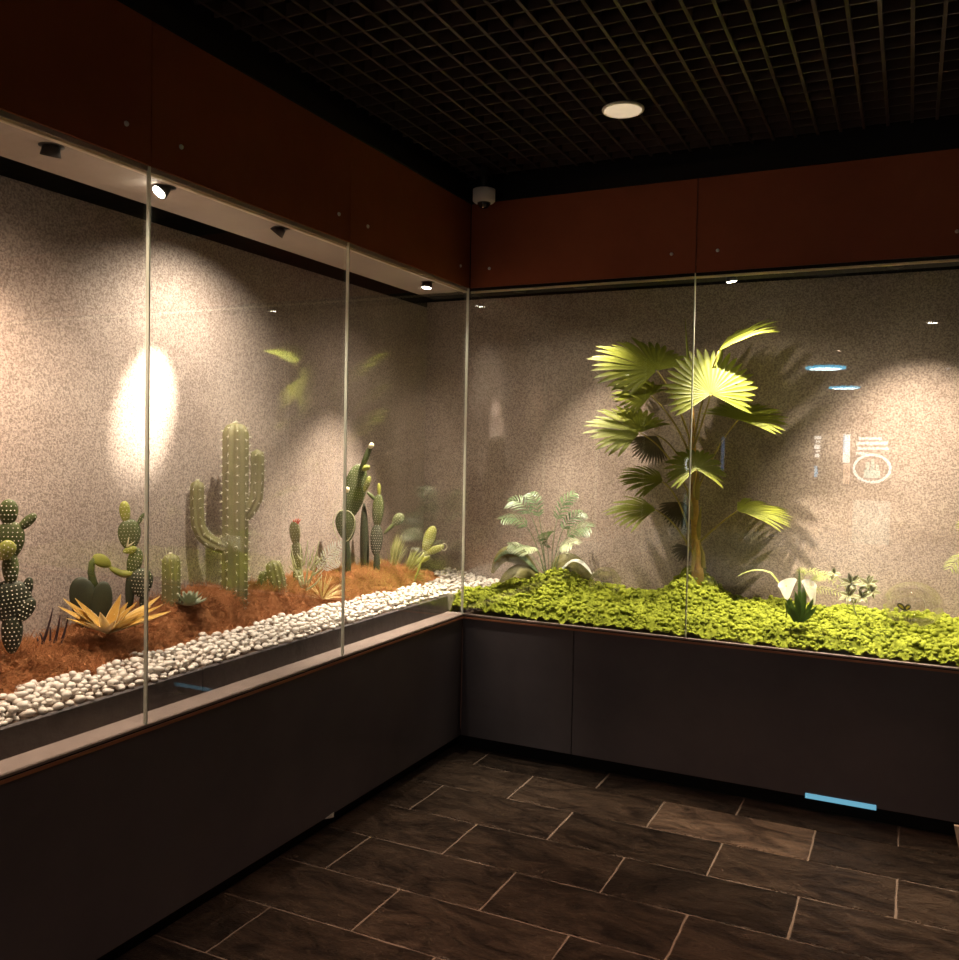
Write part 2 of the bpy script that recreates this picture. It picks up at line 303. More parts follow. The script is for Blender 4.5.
# ------------------------------------------------------------------ glass
def pane(n, a, b, bolts):
    q = MB(); q.box(a, b); o = struct(q.build('window_%d' % n, M['glass'], smooth=False)); o['label'] = 'tall frameless clear glass pane of the display case, in the display case'
    vert = a[0] if b[0]-a[0] < .05 else None
    e = MB()
    if vert is not None:
        e.box((a[0]-.0005, b[1]-.0025, ZL+.003), (b[0]+.0005, b[1]+.002, b[2]))
    else:
        e.box((b[0]-.0025, a[1]-.0005, ZL+.003), (b[0]+.002, b[1]+.0005, b[2]))
    if bolts != []:
        e.build('glass_edge', M['seam'], o, smooth=False)
g = .003
pane(1, (-.006, -3.45, ZL), (.006, -2.167, GT), [(.006, -2.262), (.006, -3.35)])
pane(2, (-.006, -2.162, ZL), (.006, -1.108, GT), [(.006, -2.045), (.006, -1.189)])
pane(3, (-.006, -1.103, ZL), (.006, -.010, GT), [(.006, -.978), (.006, -.118)])
pane(4, (.008, -.006, ZL), (1.178, .006, GT), [(.12, -.006), (1.065, -.006)])
pane(5, (1.183, -.006, ZL), (2.362, .006, GT), [(1.278, -.006), (2.246, -.006)])
pane(6, (2.367, -.006, ZL), (XR-.01, .006, GT), [(2.48, -.006)])
pane(7, (-.006, YF+.01, ZL), (.006, -3.455, GT), [(.006, -3.57)])

# ------------------------------------------------------------------ case spotlights
for (lx, ly), aim, cone, bl, W, col, lab, SPILL in LAMPS:
    p = np.array((lx, ly, SOF)); d = norm(np.array(aim)-p); t = thing('spotlight', lab, 'spotlight', p, 'spotlights in the display case soffit')
    rec = 'recessed' in lab; tip = np.array((0, 0, -1.)) if rec else d
    k = MB(); k.tube([p+np.array((0, 0, .03)), p+np.array((0, 0, -.002)), p+np.array((0, 0, -.002)), p+np.array((0, 0, .03))], [.034, .034, .027, .027], 24, cap=False); k.build('trim_ring', M['dark'], t)
    hl = .030
    c0 = p+np.array((0, 0, .004)) if not rec else p+np.array((0, 0, .034))
    k = MB(); k.tube([c0-tip*.004, c0+tip*.002, c0+tip*(.002+hl), c0+tip*(.002+hl), c0+tip*(hl-.006)], [.002, .022, .028, .024, .022], 24, cap=False) if not rec else k.tube([c0, c0+tip*.002, c0+tip*.03], [.002, .027, .027], 24, cap=False); k.build('housing', M['dark'], t)
    e = (.004 if rec else hl+.005 if ('bright' in lab or 'glowing' in lab) else hl-.008)
    k = MB(); k.tube([c0+tip*(e-.003), c0+tip*e], [.022, .021], 24); k.build('lens', M['lens'], t)
    for (en, sz, dd) in ((W, cone, d), (SPILL, 150 if SPILL < 20 else 130, norm((d[0]*.5, d[1]*.5, -1)) if SPILL < 20 else norm((-.45, -.02, -.9)))):
        ld = bpy.data.lights.new('case_beam', 'SPOT'); ld.energy = en; ld.color = col; ld.spot_size = math.radians(sz); ld.spot_blend = bl; ld.shadow_soft_size = .012
        lo = bpy.data.objects.new('beam', ld); C.objects.link(lo); lo.parent = t
        lo.location = Vector((c0+tip*(e+.016) if not rec else p-Vector_((0, 0, .006)))-p); lo.rotation_euler = Vector(dd).to_track_quat('-Z', 'Y').to_euler()
# room downlights above, several of them added only for their light
for i, ((x, y), W, cone, col, flush) in enumerate(ROOM):
    t = thing('downlight', 'round recessed room downlight in the grid ceiling outside the view, most added for light', 'downlight', (x, y, CEIL), 'room and added downlights')
    dp = .004 if flush else .10
    k = MB(); k.tube([(x, y, CEIL-.004), (x, y, CEIL+dp+.02), (x, y, CEIL+dp+.021)], [.065, .065, .001], 28, cap=False); k.build('housing', M['black'], t)
    k = MB(); k.tube([(x, y, CEIL+dp-.004), (x, y, CEIL+dp)], [.055, .055], 28); k.build('lens', M['lens'], t)
    ld = bpy.data.lights.new('room_or_added_beam', 'SPOT'); ld.energy = W; ld.color = col; ld.spot_size = math.radians(cone); ld.spot_blend = .6; ld.shadow_soft_size = .03
    lo = bpy.data.objects.new('beam', ld); C.objects.link(lo); lo.parent = t; lo.location = (0, 0, dp-.02)
# ring lamps far down the hall
for y, lab in ((-10.84, 'nearer cyan rimmed disc lamp of the hall ceiling, mirrored in the glass'), (-15.26, 'farther cyan rimmed disc lamp of the hall ceiling, mirrored in the glass')):
    t = thing('disc_lamp', lab, 'ceiling lamp', (.86, y, CEIL), 'disc lamps of the hall')
    k = MB(); k.tube([(.86, y, CEIL-.03), (.86, y, CEIL+.02)], [.30, .30], 40); k.build('rim', M['ringc'], t)
    k = MB(); k.tube([(.86, y, CEIL-.034), (.86, y, CEIL-.031)], [.24, .24], 40); k.build('disc_face', M['ringw'], t)
# lit signs on the far wall (mirrored in the glass)
def mir(px, py, yy): p = at(px, py, 1, yy); return np.array((p[0], -yy, p[2]))
def panel(k, px0, py0, px1, py1, yy, m=0, th=.03):
    a = mir(px0, py0, yy); b = mir(px1, py1, yy); k.box((min(a[0], b[0]), -yy-th, min(a[2], b[2])), (max(a[0], b[0]), -yy, max(a[2], b[2])), m)
YS = 13.0
t = thing('round_sign', 'lit board with white text lines above a glowing ring around an emblem', 'sign', mir(872, 487, YS))
k = MB(); panel(k, 855, 435, 890, 487, YS+.06); k.build('backboard', M['black'], t, False)
k = MB()
for j, (y0, y1, a, b) in enumerate([(437, 440, 858, 882), (441.5, 445, 856, 888), (447, 450, 857, 889), (452, 455, 856, 868)]):
    n = 7
    k = MB()
    for i in range(n):
        xa = a+(b-a)*i/n; panel(k, xa+.25, y0+(i % 2)*.5, xa+(b-a)/n-.25, y1-(i % 3)*.3, YS)
    k.build('text_line', M['signw'], t, False)
k = MB(); c = mir(872, 468.5, YS); r = abs(mir(854, 468, YS)[0]-c[0]); rz = r*.82
a = np.linspace(0, 2*math.pi, 41); k.tube([(c[0]+r*math.cos(u), c[1]+.02, c[2]+rz*math.sin(u)) for u in a], .022, 8, cap=False, up=(0, 1, 0)); k.build('ring', M['signw'], t)
k = MB(); panel(k, 864, 470, 880, 478, YS-.01); panel(k, 866, 462, 869, 470, YS-.01); panel(k, 871, 459, 874, 470, YS-.01); panel(k, 876, 464, 879, 470, YS-.01); k.build('emblem', M['signg'], t, False)
t = thing('slim_sign', 'narrow lit upright sign, blue white top and warm foot, mirrored in the glass', 'sign', mir(846, 482, YS))
k = MB(); panel(k, 843.5, 434, 849.5, 463, YS); k.build('upper_panel', M['signw'], t, False)
k = MB(); panel(k, 843.5, 463.5, 849.5, 484, YS); k.build('lower_panel', M['signo'], t, False)
k = MB(); panel(k, 843.5, 434, 845, 452, YS-.02); k.build('blue_edge', M['signc'], t, False)
t = thing('banner_sign', 'narrow lit sign with broken white characters over a cyan stripe', 'sign', mir(817, 480, YS))
k = MB()
for y0, y1, a, b in [(436, 439, 814.5, 821), (440.5, 442.5, 816, 820), (445, 449, 814.5, 820), (450.5, 452, 816, 820), (453.5, 457.5, 815, 819)]: panel(k, a, y0, b, y1, YS)
k.build('characters', M['signw'], t, False)
k = MB(); panel(k, 814.5, 466, 817, 477, YS); k.build('cyan_stripe', M['signc'], t, False)
t = thing('lit_doorway_panel', 'pale green lit panel low on the far hall wall, mirrored in the glass', 'panel', mir(870, 560, YS))
k = MB(); panel(k, 853, 500, 889, 545, YS); 
t2 = k.build('screen', M['scr'], t, False)
t = thing('pillar_lamp', 'slim blue lit strip lamp far down the hall', 'lamp', mir(722, 470, 8)); k = MB(); panel(k, 721.5, 437, 723.5, 470, 8.); k.build('tube', M['dimblue'], t, False)

# ------------------------------------------------------------------ heights of the plantings
def gauss(x, y, cx, cy, sx, sy): return np.exp(-((x-cx)/sx)**2-((y-cy)/sy)**2)
def sm(t): t = np.clip(t, 0, 1); return t*t*(3-2*t)
_ph = rng.uniform(0, 6.28, (12, 2))
def wav(x, y, f):
    s = 0
    for i in range(6):
        a = i*1.05+f; s = s+np.sin((x*math.cos(a)+y*math.sin(a))*f*(1+.23*i)+_ph[i, 0])
    return s/6
def h_moss(x, y):
    return .735+.042*sm((y-.02)/.06)+.068*sm(y/.55)+.165*gauss(x, y, 1.13, .41, .13, .12)+.11*gauss(x, y, .40, .33, .19, .15)+.035*gauss(x, y, -.02, .12, .16, .16)+.020*wav(x, y, 11)*sm(y/.12)
XB = ([-5.3, -2.6, -2.1, -1.8, -1.3, -.9, -.5, 0, .4, .7], [-.25, -.26, -.27, -.29, -.30, -.30, -.29, -.27, -.25, -.25])
def xb(y): return np.interp(y, XB[0], XB[1])+.014*np.sin(y*17)+.01*np.sin(y*41+1)
def h_sub(x, y): return .815+.16*np.clip(-.1-x, 0, 1)
def h_rus(x, y):
    d = xb(y)-x
    return h_sub(x, y)-.012+np.interp(y, [-2.7, -2.35, -2.1, -1.85, -1.4, -1.0, -.5, 0, .4], [.07, .065, .04, .09, .118, .098, .09, .07, .02])*sm(d/.10)*(1+.22*wav(x, y, 9))*(1-.25*sm((-x-.47)/.1))
def heightmesh(name, m, x0, x1, y0, y1, step, fn, keep=None):
    xs = np.arange(x0, x1+1e-6, step); ys = np.arange(y0, y1+1e-6, step); X, Y = np.meshgrid(xs, ys); Z = fn(X, Y); n, k = X.shape
    idx = np.arange(n*k).reshape(n, k); F = np.stack([idx[:-1, :-1], idx[:-1, 1:], idx[1:, 1:], idx[1:, :-1]], -1).reshape(-1, 4)
    V = np.stack([X, Y, Z], -1).reshape(-1, 3)
    if keep is not None:
        kx = keep(V[:, 0], V[:, 1]); F = F[kx[F].all(1)]
    me = bpy.data.meshes.new(name); me.vertices.add(len(V)); me.vertices.foreach_set('co', V.ravel()); me.loops.add(F.size); me.loops.foreach_set('vertex_index', F.ravel())
    me.polygons.add(len(F)); me.polygons.foreach_set('loop_start', np.arange(0, F.size, 4)); me.materials.append(m); me.update(calc_edges=True); me.validate()
    o = bpy.data.objects.new(name, me); C.objects.link(o); return o
def quickmesh(name, V, F, m, smooth=False):
    s = F.shape[1]; me = bpy.data.meshes.new(name); me.vertices.add(len(V)); me.vertices.foreach_set('co', V.astype(np.float32).ravel()); me.loops.add(F.size); me.loops.foreach_set('vertex_index', F.astype(np.int32).ravel())
    me.polygons.add(len(F)); me.polygons.foreach_set('loop_start', np.arange(0, F.size, s)); me.materials.append(m); me.update(calc_edges=True)
    if smooth: me.polygons.foreach_set('use_smooth', [True]*len(F))
    o = bpy.data.objects.new(name, me); C.objects.link(o); return o
def stuff(o, label, cat): o['kind'] = 'stuff'; return tag(o, label, cat)
def strands(base, length, r, curl, segs, up=.5, flat=False, dirs=None):
    """many thin three sided tapering strands as one vertex and one face array"""
    n = len(base); p = base.copy(); d = rng.normal(size=(n, 3)) if dirs is None else dirs.copy(); d[:, 2] = np.abs(d[:, 2])*up+(.15 if not flat else 0); d /= np.linalg.norm(d, axis=1)[:, None]
    rings = []; cv = rng.normal(size=(n, 3))*curl
    for i in range(segs+1):
        rad = r*(1-i/(segs+.15)); u = np.cross(d, np.array((0.31, .2, .9))); u /= np.linalg.norm(u, axis=1)[:, None]+1e-9; q = np.cross(d, u)
        rings.append(np.stack([p+u*rad[:, None], p+(-.5*u+.87*q)*rad[:, None], p+(-.5*u-.87*q)*rad[:, None]], 1))
        p = p+d*(length/segs)[:, None]; d = d+cv+rng.normal(size=(n, 3))*curl*.6; d /= np.linalg.norm(d, axis=1)[:, None]
    V = np.stack(rings, 1).reshape(-1, 3); b = np.arange(n)[:, None]*(segs+1)*3; F = []
    for i in range(segs):
        for j in range(3):
            k = (j+1) % 3; F.append(b+np.array([[i*3+j, i*3+k, (i+1)*3+k, (i+1)*3+j]]))
    return V, np.concatenate(F)
def blob(r, seed, sub=2):
    import bmesh
    bm = bmesh.new(); bmesh.ops.create_icosphere(bm, subdivisions=sub, radius=1); rr = random.Random(seed)
    a = [rr.uniform(0, 6.28) for _ in range(6)]; sx, sy, sz = rr.uniform(.85, 1.15), rr.uniform(.65, .95), rr.uniform(.5, .72)
    V = []
    for v in bm.verts:
        x, y, z = v.co; f = 1+.10*math.sin(2.3*x+a[0])+.09*math.sin(2.7*y+a[1])+.08*math.sin(2.9*z+a[2])+.05*math.sin(4*x*y+a[3]); V.append((x*f*sx*r, y*f*sy*r, z*f*sz*r))
    F = [tuple(v.index for v in f.verts) for f in bm.faces]; bm.free(); return np.array(V), F
def in_green(x, y): return (y > .016) & (y < D-.002) & (x > -.10+.35*np.clip(y-.05, 0, 1)) 
# pale and fine bed under the pebbles
o = heightmesh('gravel_bed', M['soil'], -D+.002, .16, YF+.02, D-.01, .03, lambda x, y: h_sub(x, y)-.014, lambda x, y: (x < -.098) | ((y > .03) & (x < -.07+.35*(y-.05)))); stuff(o, 'brown gritty bed under the white pebbles in the left display', 'soil')

# green moss: billowing clumps and fuzz
def worley(x, y, cell, seed):
    r = np.random.default_rng(seed); N = 600; G = r.uniform(0, 1, (N, N, 2)); ix = np.floor(x/cell).astype(int); iy = np.floor(y/cell).astype(int); best = np.full(x.shape, 9.)
    for dx in (-1, 0, 1):
        for dy in (-1, 0, 1):
            g_ = G[(ix+dx) % N, (iy+dy) % N]; d = np.hypot((ix+dx+g_[..., 0])*cell-x, (iy+dy+g_[..., 1])*cell-y)/cell; best = np.minimum(best, d)
    return 1-np.clip(best, 0, 1)
def moss_z(x, y):
    ed = sm((x+.10-.35*np.clip(y-.05, 0, 1))/.03)
    return (h_moss(x, y)+.040*worley(x, y, .055, 1)**.7+.020*worley(x, y, .02, 2)-.030)*ed+(1-ed)*.715
o = heightmesh('green_moss', M['moss'], -.115, XR-.02, .016, D-.003, .0045, moss_z, in_green); stuff(o, 'bright yellow green clumped moss filling the case on the back wall', 'moss')
n = 60000; x = rng.uniform(-.1, 2.75, n); y = rng.uniform(.018, D-.006, n); k = in_green(x-.006, y); x, y = x[k], y[k]; n = len(x)
V, F = strands(np.stack([x, y, moss_z(x, y)-.003], 1), rng.uniform(.006, .014, n), rng.uniform(.0012, .0026, n), .5, 2, .8)
o2 = quickmesh('moss_fuzz', V, F, M['moss']); o2.parent = o; o2['kind'] = 'stuff'

def clumps(name, m, P, rad, seed):
    r = np.random.default_rng(seed); vs_, fs_ = [], []
    for k in range(6):
        V0, F0 = blob(1, seed+k, 2); nrm_ = V0/np.linalg.norm(V0, axis=1)[:, None]
        q_ = r.normal(size=(26, 3)); q_ /= np.linalg.norm(q_, axis=1)[:, None]; dd = (nrm_@q_.T).max(1); V0 = nrm_*(.55+.55*np.clip((dd-.80)/.2, 0, 1)**.8)[:, None]; V0[:, 2] *= .85
        vs_.append(V0); fs_.append(np.array(F0))
    Vs, Fs, o_ = [], [], 0
    for k in range(6):
        Pk, rk = P[k::6], rad[k::6]; a = r.uniform(0, 6.28, len(Pk)); c_, s_ = np.cos(a), np.sin(a); V0 = vs_[k]
        X = V0[:, 0][None]*c_[:, None]-V0[:, 1][None]*s_[:, None]; Y = V0[:, 0][None]*s_[:, None]+V0[:, 1][None]*c_[:, None]; Zz = np.broadcast_to(V0[:, 2][None], X.shape)
        Vs.append((np.stack([X, Y, Zz], -1)*rk[:, None, None]+Pk[:, None]).reshape(-1, 3)); Fs.append((fs_[k][None]+(np.arange(len(Pk))*len(V0))[:, None, None]+o_).reshape(-1, 3)); o_ += len(Pk)*len(V0)
    return quickmesh(name, np.concatenate(Vs), np.concatenate(Fs), m, True)
n = 5600; x = rng.uniform(-.1, 2.6, n); y = rng.uniform(.024, D-.012, n); k = in_green(x-.006, y); x, y = x[k], y[k]
oc = clumps('moss_clumps', M['moss'], np.stack([x, y, moss_z(x, y)+rng.uniform(-.004, .006, len(x))], 1), rng.uniform(.007, .016, len(x))*np.where(y < .06, .8, 1), 77); oc.parent = o; oc['kind'] = 'stuff'

# russet moss
o = heightmesh('russet_moss', M['russet'], -D+.002, -.24, YF+.02, .32, .006, lambda x, y: h_rus(x, y)+.042*worley(x, y, .08, 5)+.014*worley(x, y, .025, 6)-.032, lambda x, y: x < xb(y)+.004)
stuff(o, 'rust brown curly fibrous moss heaped behind the white pebbles', 'moss')
n = 42000; y = rng.uniform(-2.75, .05, n); x = rng.uniform(-D+.01, -.26, n); k = x < xb(y)-.004; x, y = x[k], y[k]; n = len(x)
V, F = strands(np.stack([x, y, h_rus(x, y)+rng.uniform(-.006, .016, n)], 1), rng.uniform(.02, .07, n), rng.uniform(.0010, .0024, n), .65, 5, .6)
V[:, 0] = np.maximum(V[:, 0], -D+.002)
o2 = quickmesh('moss_fibres', V, F, M['russet']); o2.parent = o; o2['kind'] = 'stuff'
n = 5000; y = rng.normal(-.12, .15, n); x = rng.uniform(-D+.01, -.27, n); k = (x < xb(y)) & (y < .2); x, y = x[k], y[k]; n = len(x)
V, F = strands(np.stack([x, y, h_rus(x, y)+rng.uniform(-.006, .016, n)], 1), rng.uniform(.02, .06, n), rng.uniform(.0006, .0012, n), .55, 5, .7)
V[:, 0] = np.maximum(V[:, 0], -D+.002)
o = quickmesh('straw_moss', V, F, M['straw']); stuff(o, 'straw coloured fibrous moss around the fine grass near the glass corner', 'moss')

# kerb slabs
def slab(name, P, z0, z1, m, label, cat, group=None, zin=None):
    q = MB(); n = len(P); b = .004; c = np.mean(P, 0)
    top = [(x+(c[0]-x)*0+np.sign(c[0]-x)*b, y+np.sign(c[1]-y)*b, z1) for x, y in P]
    q.add([(x, y, z0) for x, y in P]+[(x, y, z1-b) for x, y in P]+top, [tuple(range(n))[::-1]]+[(r*n+i, r*n+(i+1) % n, (r+1)*n+(i+1) % n, (r+1)*n+i) for r in (0, 1) for i in range(n)]+[tuple(range(2*n, 3*n))])
    return tag(q.build(name, m, smooth=False), label, cat, group)
slab('stone_kerb', [(-.118, -1.806), (-.100, -1.815), (-.100, -YF*-1), (-.118, YF)], .728, .815, M['kerb'], 'long dark slate kerb slab in front of the pebbles, left of its slanting joint', 'kerb', 'slate kerb slabs')
slab('stone_kerb', [(-.118, .03), (-.100, .012), (-.100, -1.811), (-.118, -1.802)], .728, .815, M['kerb'], 'dark slate kerb slab in front of the pebbles, running to the glass corner', 'kerb', 'slate kerb slabs')
slab('corner_stone', [(-.116, .036), (-.086, .045), (-.06, .20), (-.09, .21)], .728, .822, M['palekerb'], 'pale end stone between the white pebbles and the green moss', 'stone')

# pebbles
pm = []
for i in range(8):
    V, F = blob(.0155, 40+i); me = bpy.data.meshes.new('pebble'); me.from_pydata(V.tolist(), [], F); me.materials.append(M['pebble']); me.polygons.foreach_set('use_smooth', [True]*len(F)); pm.append((me, V, F))
pts = []; cell = {}
def tryp(x, y, z, s):
    k = (int(x//.03), int(y//.03), int(z//.03))
    for a in (-1, 0, 1):
        for b in (-1, 0, 1):
            for c in (-1, 0, 1):
                for (u, v, w_, s_) in cell.get((k[0]+a, k[1]+b, k[2]+c), []):
                    if (u-x)**2+(v-y)**2+((w_-z)*1.5)**2 < (.0150*(s+s_)*.88)**2: return False
    cell.setdefault(k, []).append((x, y, z, s)); pts.append((x, y, z, s)); return True
pr_ = random.Random(5)
for layer in (0, 1):
    for _ in range(26000 if layer == 0 else 9000):
        y = pr_.uniform(-2.75, .55); hi = -.112 if y < .05 else -.105+.35*(y-.05); lo = float(xb(y))-.02
        if y > .3: lo = -.40
        x = pr_.uniform(lo, hi); s = pr_.uniform(.75, 1.25)
        if layer == 0: tryp(x, y, float(h_sub(x, y))-.004+.009*s, s)
        elif x > lo+.03 and x < hi-.02: tryp(x, y, float(h_sub(x, y))+.014+.009*s, s*.95)
pts.sort(key=lambda p: p[1])
first = True; PL = 'small smooth white pebble in the strip between slate kerb and russet moss'
for i, (x, y, z, s) in enumerate(pts[:300]):
    o = bpy.data.objects.new('pebble', pm[i % 8][0]); C.objects.link(o); o.location = (x, y, z); o.scale = (s, s, s); o.rotation_euler = (pr_.uniform(-.25, .25), pr_.uniform(-.25, .25), pr_.uniform(0, 6.28)); tag(o, PL, 'pebble', 'white pebbles in the left display')
q = MB()
for i, (x, y, z, s) in enumerate(pts[300:]):
    _, V, F = pm[i % 8]; a = pr_.uniform(0, 6.28); c, s_ = math.cos(a), math.sin(a); W = V@np.array([[c, s_, 0], [-s_, c, 0], [0, 0, 1]])*s+np.array((x, y, z)); q.add(W, F)
o = q.build('pebble_bed', M['pebble']); stuff(o, 'brightly lit bed of white pebbles towards the glass corner', 'pebbles')

# ------------------------------------------------------------------ plant builders
def ellipsoid_pad(mb, base, tip, width, thick, nrm, egg=.25, n=18, m=14):
    base, tip = np.array(base), np.array(tip); L_ = np.linalg.norm(tip-base); a = (tip-base)/L_; nn = np.array(nrm)-a*(np.array(nrm)@a); nn = norm(nn); s = np.cross(a, nn); V = []
    for i in range(m+1):
        th = math.pi*i/m; ax = .5*(1-math.cos(th)); rr = math.sin(th)*(1-egg*(1-ax)+egg*.3)
        for j in range(n):
            f = 2*math.pi*j/n; V.append(base+a*L_*ax+s*(width/2*rr*math.cos(f))+nn*(thick/2*rr*math.sin(f)))
    F = [(i*n+j, i*n+(j+1) % n, (i+1)*n+(j+1) % n, (i+1)*n+j) for i in range(m) for j in range(n)]
    mb.add(V, F)
    def surf(u, v, side):   # u -1..1 across, v 0..1 along
        rr = math.sin(math.acos(1-2*v))*(1-egg*(1-v)+egg*.3); x = u*rr; z = math.sqrt(max(0, 1-u*u))*rr*side
        return base+a*L_*v+s*(width/2*x)+nn*(thick/2*z), norm(nn*side+s*u*.6+a*(v-.5)*.5)
    return surf
def dots(mb, surf, nu, nv, r, sp=0):
    for side in (1, -1):
        for j in range(nv):
            v = (j+.6)/(nv+.2); rr = math.sin(math.acos(1-2*v)); k = max(1, round(nu*rr))
            for i in range(k+(j % 2)):
                u = -1+2*(i+(.5 if j % 2 == 0 else 0))/k
                if abs(u) > .985: continue
                p, nrm = surf(u, v, side)
                a = norm(np.cross(nrm, (0.1, .2, 1))); b = np.cross(nrm, a)
                mb.add([p+nrm*r]+[p+q_*r for q_ in (a, b, -a, -b)], [(0, 1, 2), (0, 2, 3), (0, 3, 4), (0, 4, 1)])
def pad(S, parent, b, t, wpx, off=0, m='opuntia', thick=.28, yaw=0, nd=(6, 8), r=.0022, sp=0, name='pad', toff=None, egg=.25):
    B = S(*b, off); T_ = S(*t, off if toff is None else toff); W = wpx*S.scale; n = S.n; c, s = math.cos(yaw), math.sin(yaw); nn = (n[0]*c-n[1]*s, n[0]*s+n[1]*c, 0)
    q = MB(); sf = ellipsoid_pad(q, B, T_, W/max(.35, math.cos(yaw)), max(W*thick, .008), nn, egg); o = q.build(name, M[m], parent)
    if nd:
        Lp = np.linalg.norm(T_-B); q = MB(); dots(q, sf, max(2, round(W*1.1/.0130)), max(2, round(Lp/.0130)), r*.95, sp); q.build('areoles', M['woolly'], o, False)
    return o
def ribbed(mb, sp_mb, pts, R, ribs=9, tip=True, taper=.0, spr=.0022, step=.022, depth=.20, spl=.008):
    pts = np.array(pts, float); seg = np.linalg.norm(np.diff(pts, axis=0), axis=1); L_ = seg.sum(); cum = np.concatenate([[0], np.cumsum(seg)]); N = max(12, int(L_/.012)); s = np.linspace(0, L_, N)
    P = np.stack([np.interp(s, cum, pts[:, i]) for i in range(3)], 1)
    rad = np.full(N, R)*(1-taper*s/L_); e = L_-s; rad *= np.where(e < R, np.sqrt(np.clip(1-((R-e)/R)**2, .0, 1)), 1); rad = np.maximum(rad, .0006)
    n = ribs*6
    mb.tube(P, rad, n, prof=lambda a: 1-depth*(.5-.5*math.cos(ribs*a))**1.0)
    if sp_mb is None: return
    T = np.gradient(P, axis=0); T /= np.linalg.norm(T, axis=1)[:, None]; u = np.array((1, 0, 0) if abs(T[0][0]) < .8 else (0, 1, 0), float); nxt = 0
    for i in range(N):
        u = u-T[i]*(u@T[i]); u /= np.linalg.norm(u); q = np.cross(T[i], u)
        if s[i] < nxt: continue
        nxt = s[i]+step
        for k in range(ribs):
            a = 2*math.pi*k/ribs; d = math.cos(a)*u+math.sin(a)*q; i2 = min(N-1, i+int((k*5 % 3)*step/3/.012)); p = P[i2]+d*rad[i2]
            for _ in range(4):
                w_ = norm(d+rng.normal(size=3)*.6); sp_mb.tube([p, p+w_*spl], [spr*.3, .0001], 3)
            sp_mb.add([p+d*spr*.9, p+u*spr, p+T[i]*spr, p-u*spr, p-T[i]*spr, p+q*spr], [(0, 1, 2), (0, 2, 3), (0, 3, 4), (0, 4, 1)])
def blade(mb, pts, widths, nrm, fold=.3, m=0, thick=.0008):
    """a folded leaf blade along pts with half widths, both faces"""
    pts = np.array(pts, float); T = np.gradient(pts, axis=0); T /= np.linalg.norm(T, axis=1)[:, None]+1e-12; V = []
    for i in range(len(pts)):
        nn = np.array(nrm)-T[i]*(np.array(nrm)@T[i]); nn = norm(nn); s = np.cross(T[i], nn); w_ = widths[i]
        V += [pts[i]-s*w_+nn*w_*fold, pts[i], pts[i]+s*w_+nn*w_*fold]
    F = []
    for i in range(len(pts)-1):
        for j in (0, 1): F.append((i*3+j, i*3+j+1, (i+1)*3+j+1, (i+1)*3+j))
    mb.add(V, F, m)
def fan(parent, hub, axis, nrm, R, spread, nseg=26, droop=.12, m='palm', split=.62, petiole=None, cup=.0, name='fan_leaf', rr=.005):
    axis = norm(axis); nrm = np.array(nrm, float); nrm = norm(nrm-axis*(nrm@axis)); s = np.cross(axis, nrm); q = MB(); d_ = math.radians(spread)/nseg
    for i in range(nseg):
        a = (i+.5-nseg/2)*d_; dirv = axis*math.cos(a)+s*math.sin(a); Ri = R*(1-.22*abs(2*(i+.5)/nseg-1)**2)*rng.uniform(.93, 1.05)
        ts = np.array([.03, .22, split, .78, .90, 1.]); wd = np.array([.03, .22, split, split*.92, split*.6, .02])*Ri*math.tan(d_/2)*1.12
        dr = rng.uniform(.7, 1.3)*droop
        P = [hub+dirv*Ri*t+nrm*Ri*cup*t*t-np.array((0, 0, 1))*dr*Ri*max(0, t-.3)**1.6*1.6 for t in ts]
        blade(q, P, wd, nrm, .35 if i % 2 else .45)
    o = q.build(name, M[m], parent)
    if petiole is not None:
        q = MB(); P = bez(*petiole, 12); q.tube(P, np.linspace(rr*1.2, rr*.7, 12), 7); q.build('leaf_stalk', M['stem'], o)
    return o
def frond(parent, base, mid, tip, n=16, ll=.05, lw=.006, nrm=(0, -.4, 1), m='fern', droop=.4, stem='fern', start=.28, fold=.3, name='frond', lean=.75):
    P = bez(base, mid, tip, 40); q = MB(); q.tube(P[::2], np.linspace(.0028, .0008, 20), 6); T = np.gradient(P, axis=0); T /= np.linalg.norm(T, axis=1)[:, None]; nrm = np.array(nrm, float)
    for i in range(n):
        t = start+(1-start)*(i+.3)/n; k = min(39, int(t*39)); a = T[k]; nn = norm(nrm-a*(nrm@a)); s = np.cross(a, nn); e = math.sin(math.pi*(.12+.83*(i+.5)/n))**.6; L_ = ll*e
        for sd in (1, -1):
            d = norm(s*sd+a*lean+nn*.12); p0 = P[k]; tt = np.array([0, .3, .6, .85, 1.]); pp = [p0+d*L_*t_-np.array((0, 0, 1))*droop*L_*t_**2 for t_ in tt]
            blade(q, pp, np.array([.35, 1, .9, .5, .03])*lw, nn, fold)
    return q.build(name, M[m], parent)
def shoot(mb, b, t, r, curve=None, n=5, m=0):
    b, t = np.array(b), np.array(t); c = (b+t)/2 if curve is None else np.array(curve); mb.tube(bez(b, c, t, n), np.linspace(r, r*.3, n), 6, m)

